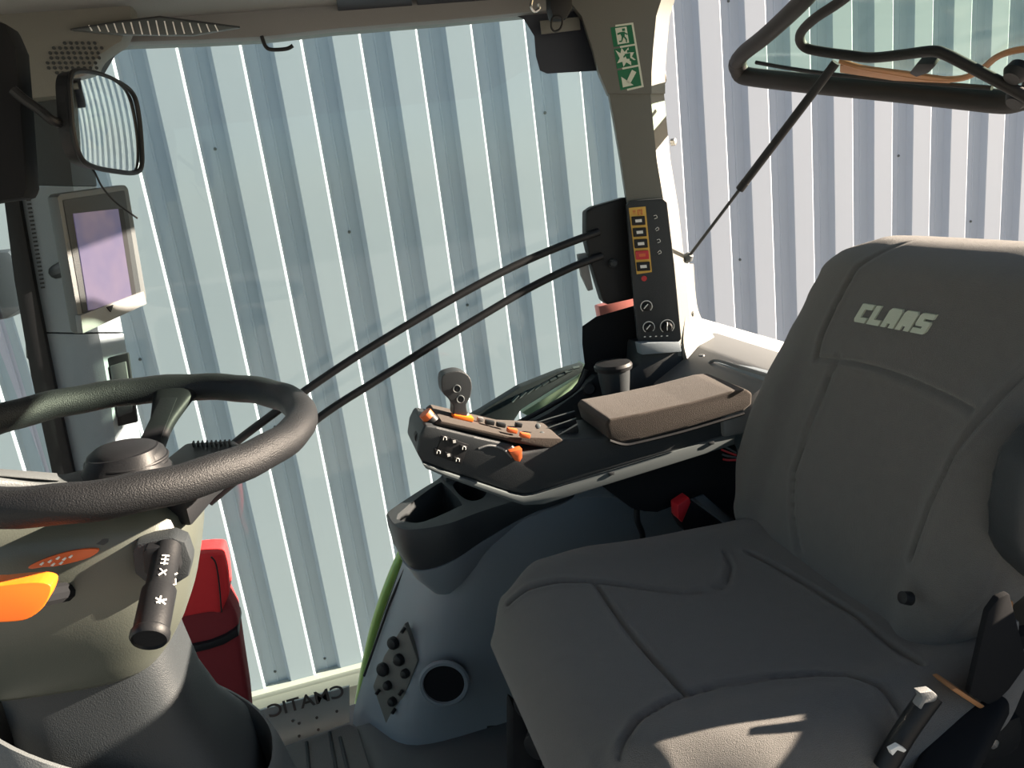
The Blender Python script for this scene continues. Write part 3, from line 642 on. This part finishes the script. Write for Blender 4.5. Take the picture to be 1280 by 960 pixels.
# storage tray
tr_ = thing('storage_tray', PZ(560, 640, H-.72), 'dark grey open storage tray with cup recess at the front of the side console', 'storage tray')
zt = H-.637
ro = [PZ(x, y, zt) for x, y in ((485, 645), (489, 636), (545, 600), (566, 592), (680, 600), (720, 610), (660, 622), (600, 640), (560, 655), (520, 662), (497, 660))]
rr = crom(ro, 4, True)
cen = sum(rr, V())/len(rr)
def inset(P, s, dz): return [cen+(p-cen)*s+V((0, 0, dz*(1-.72*max(0, min(1, (p.x-.12)/.30))))) for p in P]
obj('tray_shell', loft([inset(rr, .90, -.095), inset(rr, .97, -.07), inset(rr, 1.0, -.03), inset(rr, 1.0, -.003), inset(rr, .985, .0)], cap=False), 'dgrey', tr_, ang=50)
def hole(pts, dep, name, m='dgrey', nn=3):
    P = crom([PZ(x, y, zt+.0005) for x, y in pts], nn, True); c = sum(P, V())/len(P)
    return loft([[c+(p-c)*1.06 for p in P], P, [p+V((0, 0, -dep*.6)) for p in P], [c+(p-c)*.88+V((0, 0, -dep)) for p in P]], cap=False), c, P
# the top face with two openings (built as strips around the openings)
h1 = [(497, 643), (545, 606), (556, 606), (576, 628), (572, 634), (530, 652), (508, 652)]
h2 = [(566, 606), (578, 600), (596, 602), (608, 612), (604, 622), (590, 626), (576, 620)]
def filled(outer_p, holes):
    bm = B(); es = []
    for P in [outer_p]+holes:
        vs = [bm.verts.new(p) for p in P]
        es += [bm.edges.new((vs[i], vs[(i+1) % len(vs)])) for i in range(len(vs))]
    bmesh.ops.triangle_fill(bm, use_beauty=True, edges=es); return bm
H1 = crom([PZ(x, y, zt) for x, y in h1], 3, True); H2 = crom([PZ(x, y, zt) for x, y in h2], 3, True)
obj('tray_rim', filled(inset(rr, .985, 0), [H1, H2]), 'dgrey', tr_, smooth=False)
for nm, Pp, dep, m in (('compartment', H1, .07, 'dgrey'), ('cup_recess', H2, .09, 'black')):
    c = sum(Pp, V())/len(Pp)
    bm = loft([Pp, [p+V((0, 0, -dep*.7)) for p in Pp], [c+(p-c)*.9+V((0, 0, -dep)) for p in Pp]], cap=False)
    bm.verts.ensure_lookup_table(); n_ = len(Pp); bm.faces.new([bm.verts[2*n_+k] for k in range(n_)])
    obj(nm, bm, m, tr_, ang=50)
obj('tray_screw', lathe([(0, 0), (.004, 0), (.003, .003), (0, .003)], PY(499, 681, 1.50), (-.5, -1, 0), 10), 'black', tr_)
obj('tray_body', loft([inset(rr, .62, -.17), inset(rr, .82, -.13), inset(rr, .93, -.094)], cap=True), 'bgrey', tr_, ang=50, label='blue-grey underside')
# green bodywork outside
gb = thing('green_fender', PY(480, 780, 1.70), 'lime green bodywork edge outside, left of the wheel arch panel', 'bodywork')
obj('fender_edge', tube([PY(x, y, 1.70) for x, y in ((514, 672), (500, 700), (482, 745), (468, 790), (457, 840), (450, 880))], .014, 12, 6), 'lime', gb)
obj('fender_lip', tube([PY(x, y, 1.675) for x, y in ((512, 690), (498, 722), (484, 760), (472, 800), (462, 842))], .005, 8, 6), 'black', gb)
gf = thing('outer_fender', PY(660, 500, 1.72), 'pale green fender piece seen through the lower corner of the side window', 'bodywork')
obj('fender_top', prism([PY(x, y, 1.72) for x, y in ((652, 516), (690, 492), (722, 471), (732, 455), (736, 470), (715, 500), (668, 525))], (0, .05, 0), .004), mat('pale_green', (.42, .52, .36), .5), gf)
obj('fender_seal', prism([PY(x, y, 1.70) for x, y in ((548, 540), (600, 515), (650, 484), (700, 464), (730, 455), (728, 466), (690, 488), (652, 512), (640, 530), (600, 560), (550, 580))], (0, .03, 0), .004), 'dgrey', gf)  # dark seal beside the pale green fender strip
for k in range(9): obj('ripple', tube([PY(640+k*9.5, 502-k*5.2, 1.695), PY(648+k*9.5, 494-k*4.4, 1.695)], .0035, 6, 0), 'silver', gf)

# black beaker in front of pillar foot
bk = thing('beaker', PY(770, 496, 1.53), 'black tapered cup with lid standing below the rear pillar', 'cup')
bz = PY(770, 497, 1.52)
obj('cup_body', lathe([(0, 0), (.029, 0), (.034, .045), (.036, .066), (0, .066)], bz, (0, 0, 1), 32), 'dgrey', bk)
obj('cup_lid', lathe([(.036, .064), (.041, .066), (.042, .074), (.038, .080), (.02, .083), (0, .083)], bz, (0, 0, 1), 32), 'black', bk)
o = obj('twist_knob', lathe([(0, 0), (.014, 0), (.016, .012), (.012, .022), (0, .022)], PY(736, 486, 1.58), (-.3, -1, .3), 16), 'black')
tag(o, 'small black knob on the window edge left of the cup', 'knob')

# ================================================================== ARMREST
ar = thing('armrest', V((.55, 1.30, .45)), 'multifunction armrest with joystick, buttons and brown padded top', 'armrest')
YN = 1.25; WA = .125
body = [(521, 566), (524, 545), (531, 531), (545, 533), (592, 545), (640, 556), (652, 566), (690, 560), (706, 550), (760, 546), (926, 505), (926, 542), (705, 606), (668, 617), (655, 619), (640, 616), (556, 588), (528, 578)]
obj('armrest_body', prism([PY(x, y, YN) for x, y in body], (0, WA, 0), .007, 3), 'dgrey', ar, ang=30)
obj('silver_trim', prism([PY(x, y, YN-.006) for x, y in ((528, 579), (556, 590), (640, 618), (655, 621), (668, 619), (705, 607), (919, 541), (919, 556), (712, 621), (680, 631), (655, 632), (636, 626), (560, 598), (532, 586))], (0, WA+.01, 0), .004), 'silver', ar)
# scooped upper control surface
obj('control_surface', prism([PY(x, y, YN+.004) for x, y in ((545, 531), (592, 541), (640, 553), (700, 563), (706, 552), (700, 548), (640, 546), (592, 535), (552, 526))], (0, WA-.008, 0), .003), 'pad', ar, label='brownish top surface with buttons')
# pad
Ypd = 1.235
pp = [(757, 530), (762, 524), (800, 517), (860, 504), (915, 489), (934, 487), (941, 492), (940, 506), (930, 514), (860, 535), (800, 550), (775, 554), (762, 549)]
obj('arm_pad', prism([PY(x, y, Ypd) for x, y in pp], (0, .15, 0), .010, 4), 'pad', ar, ang=60)
obj('pad_seam', tube([PY(x, y, Ypd-.001) for x, y in ((762, 551), (780, 556), (800, 553), (860, 538), (930, 517))], .003, 8, 6), 'black', ar)
# joystick
jy = 1.30
jo = crom([PY(x, y, jy) for x, y in ((552, 472), (560, 466), (574, 464), (586, 470), (590, 482), (588, 496), (583, 506), (584, 520), (568, 521), (567, 508), (560, 498), (553, 490))], 3, True)
js = obj('joystick', prism(jo, (0, .035, 0), .010, 4), 'dgrey', ar, ang=60)
obj('joystick_boot', lathe([(.016, 0), (.02, 0), (.017, .01), (.014, .02), (0, .02)], PY(578, 530, jy+.018), (0, 0, 1), 20), 'silver', js)
for x, y in ((571, 486), (575.5, 499)):
    jb = obj('joystick_button', lathe([(0, 0), (.0055, 0), (.005, .002), (0, .003)], PY(x, y, jy-.001), (0, -1, .1), 18), 'black', js)
    c = PY(x, y, jy-.003); obj('button_ring', tube([c+V((math.cos(t)*.0065, 0, math.sin(t)*.0065)) for t in [k*math.pi/8 for k in range(16)]], .0013, 6, 1, True), 'silver', jb)
# orange tipped knob at the front corner
kb = obj('corner_knob', tube([PY(548, 535, 1.28), PY(536, 522, 1.28)], .013, 14, 0), 'black', ar)
obj('knob_tip', tube([PY(537, 523, 1.28), PY(531, 516, 1.28)], .012, 14, 0), 'dorange', kb)
obj('side_roller', lathe([(0, -.008), (.012, -.008), (.012, .008), (0, .008)], PY(526, 546, YN+.03), (0, 1, 0), 18), 'black', ar)
# key pad on the near face
kd = obj('key_pad', prism([PY(x, y, YN-.003) for x, y in ((553, 545), (586, 556), (577, 581), (543, 569))], (0, .006, 0), .001), 'black', ar)
for i, (x, y) in enumerate(((556, 548), (568, 552), (580, 560), (548, 565), (561, 569), (572, 575))):
    kk = obj('key', prism([PY(x+a, y+b, YN-.006) for a, b in ((-4.5, -4), (4.5, -1.5), (3.5, 4), (-5, 1.5))], (0, .005, 0), .001), 'black', kd)
    if i in (1, 4): bm = box(PY(x, y, YN-.007), (.005, .001, .005))
    else: bm = tube([PY(x-2, y+2, YN-.0068), PY(x-1, y-2, YN-.0068), PY(x+2, y-1, YN-.0068), PY(x+2, y+2, YN-.0068)], .0006, 6, 3)
    obj('key_symbol', bm, 'white', kk)
# buttons on the top surface
def top_pt(x, y): # a point on the sloping top surface through three traced points
    a_, b_, c_ = PY(552, 526, YN+.004), PY(700, 551, YN+.004), PY(552, 526, YN+.004)+V((0, .1, 0))
    n = (b_-a_).cross(c_-a_).normalized(); return PL(x, y, a_+n*(.001 if n.z > 0 else -.001), n), (n if n.z > 0 else -n)
for x, y, w, mname, nm in ((578, 521, .022, 'orange', 'orange_pad'), (612, 528, .010, 'black', 'button'), (626, 531, .010, 'black', 'button'), (640, 538, .011, 'dorange', 'button'), (656, 544, .011, 'dorange', 'button'), (600, 524, .007, 'lgrey', 'button'), (648, 531, .008, 'black', 'button')):
    p, n = top_pt(x, y); R = frame_of(n)
    ex = V((1, 0, 0)); ex = (ex-n*ex.dot(n)).normalized(); ey = n.cross(ex); R = Matrix((ex, ey, n)).transposed()
    obj(nm, box(p, (w*1.7, w*1.1, .008), .002, R), mname, ar)
obj('orange_lever', prism([PY(x, y, YN-.014) for x, y in ((637, 565), (653, 561), (653, 572), (650, 578), (644, 576))], (0, .02, 0), .002), 'dorange', ar)
obj('lever_recess', tube([PY(x, y, YN-.002) for x, y in ((598, 561), (612, 557), (628, 561), (640, 572))], .002, 8, 5), 'lgrey', ar)
# three hydraulic lever fins
for i, (x, y, Y) in enumerate(((664, 532, 1.36), (672, 541, 1.32), (690, 548, 1.285))):
    wv = (56, 50, 34)[i]
    f_ = obj('lever_fin', prism([PY(x+a, y+b, Y) for a, b in ((0, 12), (2, 2), (8, -4), (wv-2, -18), (wv, -10), (wv-2, -4), (10, 10), (8, 16))], (0, .006, 0), .002), 'black', ar)
    obj('fin_edge', tube([PY(x+a, y+b, Y-.001) for a, b in ((0, 12), (2, 2), (8, -4), (wv-2, -18))], .0014, 6, 3), 'silver', f_)
for x, y in ((672, 533), (677, 543), (684, 547)):
    obj('thumb_button', lathe([(0, 0), (.005, 0), (.005, .004), (0, .006)], PY(x, y, 1.29), (0, -1, .6), 12), 'silver', ar)
obj('trim_notch', box(PY(764, 592, YN-.007), (.012, .004, .006), .001), 'dgrey', ar); obj('trim_notch', box(PY(889, 554, YN-.007), (.012, .004, .006), .001), 'dgrey', ar)
# carrier under the armrest
ca = thing('armrest_carrier', PY(830, 640, 1.3), 'black bracket carrying the armrest, between console and seat', 'bracket')
obj('bracket_plate', prism([PY(x, y, 1.28) for x, y in ((750, 606), (920, 556), (935, 600), (930, 660), (905, 640), (880, 618), (840, 634), (822, 641), (806, 640), (790, 636))], (0, .05, 0), .005), 'matte', ca)
obj('bracket_pin', tube([PY(x, y, 1.29) for x, y in ((796, 636), (797, 652), (803, 668), (803, 690))], .006, 10, 4), 'black', ca)
for k in range(4): obj('cable', tube([PY(901+k, 556+k*6, 1.262), PY(909, 560+k*5, 1.262), PY(920, 566+k*3, 1.262)], .0022, 6, 3), 'redp' if k % 2 else 'silver', ca)
# right buckle
bu = thing('belt_buckle', PY(890, 680, 1.24), 'black seat belt buckle with red button between cushion and console', 'belt buckle')
obj('buckle_body', prism([PY(x, y, 1.235) for x, y in ((862, 624), (905, 655), (928, 672), (915, 700), (890, 690), (856, 664), (848, 650))], (0, .035, 0), .006), 'matte', bu)
obj('red_button', prism([PY(x, y, 1.23) for x, y in ((847, 632), (862, 622), (864, 628), (853, 654), (848, 648))], (0, .03, 0), .003), 'redp', bu, label='red button')
obj('buckle_stalk', tube([PY(895, 690, 1.25), V((.70, 1.20, .36)), V((.66, 1.12, .36))], .008, 10, 4), 'black', bu)
obj('steel_tongue', prism([PY(x, y, 1.29) for x, y in ((866, 622), (890, 616), (905, 628), (918, 652), (916, 662), (895, 645))], (0, .012, 0), .004), 'bgrey', bu)
o = obj('seat_bolt_cover', prism([PY(x, y, 1.2) for x, y in ((938, 660), (944, 654), (952, 662), (950, 668), (936, 676))], (0, .02, 0), .002), 'lgrey')
tag(o, 'small sunlit beige bracket tip at the joint of cushion and backrest', 'bracket')

# ================================================================== SEAT
seat = thing('driver_seat', V((.45, .90, 0)), 'grey fabric driver seat with embroidered backrest and high side bolsters', 'seat')
def YZs(pts, X): return [((p := PX(x, y, X)).y, p.z-H) for x, y in pts]
ZB, ZT = -.70, -.172
Wt = [(0, .165), (.05, .205), (.15, .25), (.3, .280), (.42, .280), (.55, .268), (.7, .256), (.82, .242), (.9, .230), (.96, .214), (1.0, .19)]
def Xf(v): return .640 + .208*max(v, 0)**1.15
seamsB = [YZs(((1040, 310), (1012, 345), (1004, 390), (1001, 425), (1003, 452), (1040, 456), (1080, 466), (1120, 481), (1160, 499), (1197, 517)), .745),
          YZs(((1285, 372), (1262, 385), (1245, 405), (1225, 450), (1197, 517), (1176, 570), (1166, 630), (1164, 690)), .72),
          YZs(((1000, 455), (995, 490), (993, 540), (996, 590), (1010, 640), (1025, 680)), .705)]
NU, NV = 340, 250
rings = []
for j in range(NV+1):
    t = j/NV; v = .5-.5*math.cos(math.pi*t)
    v = .75*t+.25*v
    eb = 1 - max(0, 1-v/.07)**2.2*.85; et = 1 - max(0, 1-(1-v)/.085)**2.4*.9
    z = ZB + (ZT-ZB)*v
    a = smt(Wt, v)*(.55+.45*eb)*(.72+.28*et); b = .062*math.sqrt(max(.02, eb*et))*(1.0 if v > .2 else 1.)
    xc = Xf(v)+.062+.012*(1-et)
    ring = []
    for k in range(NU):
        y, x = supr(a, b, NU, k, 3.2)
        s = abs(y)/max(a, .01)
        if x < 0:
            bol = .5+.5*math.tanh((abs(y)-.175)/.018)
            lo = 1-max(0, min(1, (v-.55)/.2))
            x -= .020*bol*lo*min(1, eb*1.2)*(1 if s < .97 else .6) * (1-max(0, (s-.8)/.2)**2*.4)
            x += .010*(1-(y/a)**2)*(.3+lo) - .006
            x -= .012*math.exp(-((v-.30)/.14)**2)*math.exp(-(y/.12)**2)
            d = min(pseg((.925+y, z), sm_) for sm_ in seamsB)
            x += .006*math.exp(-(d/.0034)**2) - .0016*math.exp(-((d-.009)/.005)**2)
        ring.append(V((xc+x, .925+y-.0*v, H+z)))
    rings.append(ring)
back = obj('backrest', loft(rings), 'fabric', seat, ang=80)
# embroidered logo
LN = V((-1, 0, .42)).normalized()
o0 = PX(1066, 381, .79); 
pr = PX(1158, 396, .79)-o0; ph = PX(1064, 402, .79)-o0
def surf(y, z):
    v = (z-H-ZB)/(ZT-ZB); return Xf(v)
def LG(u, w):
    p = o0+pr*u+ph*w; dy = p.y-.925; 
    x = surf(p.y, p.z)+.010*(1-(dy/.23)**2)*.3-.006
    return V((x-.0035, p.y, p.z))
LET = {'C': [((0, 0), (1, 0), (1, .28), (.42, .28), (.42, .72), (1, .72), (1, 1), (.15, 1), (0, .85))],
       'L': [((0, 0), (.4, 0), (.4, .72), (1, .72), (1, 1), (0, 1))],
       'A': [((.12, 0), (.88, 0), (1, .15), (1, 1), (.62, 1), (.62, .78), (.38, .78), (.38, 1), (0, 1), (0, .15))],
       'S': [((.1, 0), (1, 0), (1, .26), (.42, .26), (.42, .38), (.9, .38), (1, .5), (1, .88), (.9, 1), (0, 1), (0, .74), (.58, .74), (.58, .64), (.1, .64), (0, .52), (0, .12))]}
lg = B()
for i, ch in enumerate('CLAAS'):
    for poly in LET[ch]:
        P = []
        for u, w in poly:
            uu = (i+u*.86)/5 + (1-w)*.035
            P.append(LG(uu, w))
        prism(P, (.005, 0, 0), 0, dst=lg)
    if ch == 'A':
        pass
obj('logo', lg, 'logo', seat, smooth=False, label='pale embroidered lettering')

# ---- cushion
ZC = -.630
def XYc(pts, z=ZC): return [((p := PZ(x, y, H+z)).x, p.y) for x, y in pts]
seamsC = [XYc(((636, 752), (660, 744), (700, 738), (745, 736), (800, 737), (850, 737), (890, 732), (908, 720), (913, 700), (905, 684))),
          XYc(((744, 737), (765, 768), (790, 802), (820, 838), (858, 880))),
          XYc(((775, 950), (800, 915), (840, 888), (900, 862), (960, 845), (1020, 838), (1060, 842), (1100, 860), (1125, 885))),
          XYc(((935, 683), (970, 700), (1020, 728), (1070, 760), (1110, 795), (1150, 830)))]
X0, X1 = .165, .80; YC = .875
NX, NY = 250, 260
def cw(t):   # half width along the cushion
    return smt([(0, .16), (.06, .215), (.18, .262), (.35, .282), (.6, .285), (.8, .27), (1, .22)], t)
rings = []
for i in range(NX+1):
    t = i/NX; tt = .7*t+.3*(.5-.5*math.cos(math.pi*t))
    X = X0+(X1-X0)*tt
    ef = math.sqrt(max(0.0, 1-max(0, 1-tt/.12)**2)); er = math.sqrt(max(0., 1-max(0, 1-(1-tt)/.10)**2))
    a = cw(tt); b = .055*max(.06, ef)*max(.2, er)
    zc = ZC-.047-.018*(1-ef) + .012*math.exp(-((tt-.2)/.15)**2)-.015*math.exp(-((tt-.65)/.25)**2)
    ring = []
    for k in range(NY):
        y, z = supr(a, b, NY, k, 3.0)
        if z > 0:
            dd = abs(y)
            z += (.022*(.5+.5*math.tanh((dd-.19)/.03))*(1-max(0, (dd/a-.82)/.18)**2*.8) - .008*math.exp(-(y/.13)**2))*ef*er
            d = min(pseg((X, YC+y), s_) for s_ in seamsC)
            z -= .006*math.exp(-(d/.0034)**2) - .0016*math.exp(-((d-.009)/.005)**2)
        ring.append(V((X, YC+y, H+zc+z)))
    rings.append(ring)
obj('seat_cushion', loft(rings), 'fabric', seat, ang=80)
obj('seat_pan', box((.50, YC, H-.765), (.54, .46, .06), .02), 'black', seat)
obj('suspension', loft([[V((.50+x, YC+y, z)) for x, y in [supr(a, b, 32, k, 5) for k in range(32)]] for z, a, b in ((.02, .22, .20), (.06, .23, .21), (.12, .18, .17), (.22, .18, .17), (.30, .23, .20), (.37, .24, .21))]), 'matte', seat)
obj('back_frame', box((.80, .92, H-.66), (.04, .40, .10), .012), 'black', seat)
# knobs at the front edge under the cushion
for x, y, r in ((654, 868, .020), (668, 918, .022), (684, 958, .020)):
    kn = obj('adjuster_knob', lathe([(0, 0), (r, 0), (r*1.1, .012), (r*.85, .03), (r*.4, .034), (0, .034)], PY(x+14, y+2, .93), (-.75, -.65, .1), 24), 'black', seat)
    c = PY(x, y, .905)
    obj('symbol', tube([c+V((0, 0, -.006)), c+V((.002, -.002, .003)), c+V((.006, -.004, .006))], .0016, 6, 4), 'white', kn)
obj('front_valance', prism([PY(x, y, .95) for x, y in ((640, 880), (700, 940), (760, 1000), (760, 1080), (640, 1080), (640, 930))], (0, .04, 0), .01), 'matte', seat)
# gap hardware at the rear of the cushion
obj('recline_pin', lathe([(0, 0), (.009, 0), (.008, .012), (0, .014)], PX(1137, 748, .65), (-1, 0, .4), 14), 'black', seat)
# near side: folded armrest, belt
na = thing('folded_armrest', PX(1275, 660, .72), 'dark folded near-side armrest with small pale label at the right edge', 'armrest')
Ys = .615
obj('armrest_shell', prism([PY(x, y, Ys) for x, y in ((1283, 610), (1292, 575), (1320, 540), (1400, 520), (1400, 750), (1310, 738), (1288, 716), (1276, 690), (1276, 650))], (0, .05, 0), .014, 3), 'dgrey', na)
obj('label_strip', prism([PY(x, y, Ys-.002) for x, y in ((1290, 640), (1297, 638), (1291, 668), (1285, 668))], (0, .003, 0), .0005), 'white', na)
bl = thing('seat_belt', PY(1200, 940, .62), 'black seat belt buckle stalk with strap beside the near seat edge', 'seat belt')
obj('strap', prism([PY(x, y, .605) for x, y in ((1236, 765), (1248, 748), (1262, 742), (1285, 830), (1262, 862), (1240, 884), (1212, 868))], (0, .008, 0), .002), 'matte', bl)
b0 = PY(1232, 872, .625); b1 = PY(1180, 965, .57); dd = b1-b0
obj('buckle_body', loft([[b0+dd*t+frame_of(dd) @ V((x, y, 0)) for x, y in [supr(.026*s, .014*s, 28, k, 5) for k in range(28)]] for t, s in ((0, .9), (.03, 1), (.9, 1), (1.3, .95))]), 'matte', bl)
obj('buckle_lit_edge', prism([PY(x, y, .605) for x, y in ((1190, 862), (1196, 860), (1252, 896), (1250, 902), (1228, 888), (1194, 866))], (0, .03, 0), .002), 'copper', bl, label='orange sunlight on the buckle edge, painted copper')  # copper strip painted in for the orange sunlight along the buckle edge
obj('bolt', lathe([(0, 0), (.007, 0), (.006, .004), (0, .005)], PY(1240, 928, .60), (0, -1, 0), 12), 'steel', bl)
b2 = thing('belt_stalk', PY(1140, 920, .62), 'shiny black lever with pale tip under the near cushion edge', 'lever')
obj('lever_bar', tube([PY(x, y, .585) for x, y in ((1165, 868), (1150, 888), (1128, 920), (1105, 960))], .012, 12, 4), 'black', b2)
obj('lever_tip', prism([PY(x, y, .57) for x, y in ((1150, 866), (1166, 864), (1173, 870), (1170, 877), (1156, 880), (1152, 888), (1148, 884), (1154, 874))], (0, .01, 0), .002), 'lgrey', b2)
obj('arrow', prism([PY(x, y, .565) for x, y in ((1113, 938), (1124, 932), (1134, 938), (1130, 941), (1122, 938), (1116, 945))], (0, .006, 0), .001), 'white', b2)
fr_ = thing('seat_side_frame', PY(1250, 940, .66), 'black metal seat side frame in the lower right corner', 'seat frame')
obj('side_plate', prism([PY(x, y, .66) for x, y in ((1040, 960), (1080, 915), (1130, 880), (1180, 850), (1225, 850), (1260, 800), (1400, 760), (1400, 1080), (1020, 1080))], (0, .02, 0), .004), 'matte', fr_)
for pts, m in ((((1256, 748), (1268, 752), (1266, 772), (1252, 768)), 'copper'), (((1253, 782), (1275, 776), (1274, 800), (1262, 818), (1252, 812)), 'lgrey'), (((1262, 840), (1290, 832), (1290, 850), (1264, 858)), 'lgrey')):
    obj('bracket', prism([PY(x, y, .645) for x, y in pts], (0, .02, 0), .003), m, fr_)

# ================================================================== LIGHT
EL, AZ = math.radians(17.5), math.radians(4.6)
sd_ = V((math.cos(AZ)*math.cos(EL), -math.sin(AZ)*math.cos(EL), math.sin(EL)))
sl = bpy.data.lights.new('sun', 'SUN'); sl.energy = 34.0; sl.angle = math.radians(.53); sl.color = (1.0, .83, .66)
so = bpy.data.objects.new('sun', sl); COL.objects.link(so); so.rotation_euler = sd_.to_track_quat('Z', 'Y').to_euler(); so.location = (6, -3, 6)
w = bpy.data.worlds.new('world'); scn.world = w; w.use_nodes = True; nt = w.node_tree
bg = nt.nodes['Background']; sky = nt.nodes.new('ShaderNodeTexSky'); sky.sky_type = 'NISHITA'; sky.sun_disc = False
sky.sun_elevation = EL; sky.sun_rotation = math.radians(90)+AZ; sky.air_density = 1.0; sky.dust_density = .6
nt.links.new(sky.outputs[0], bg.inputs[0]); bg.inputs[1].default_value = .19
vs = scn.view_settings; vs.view_transform = 'Standard'; vs.look = 'None'; vs.gamma = 1; vs.use_curve_mapping = False; vs.exposure = -0.12
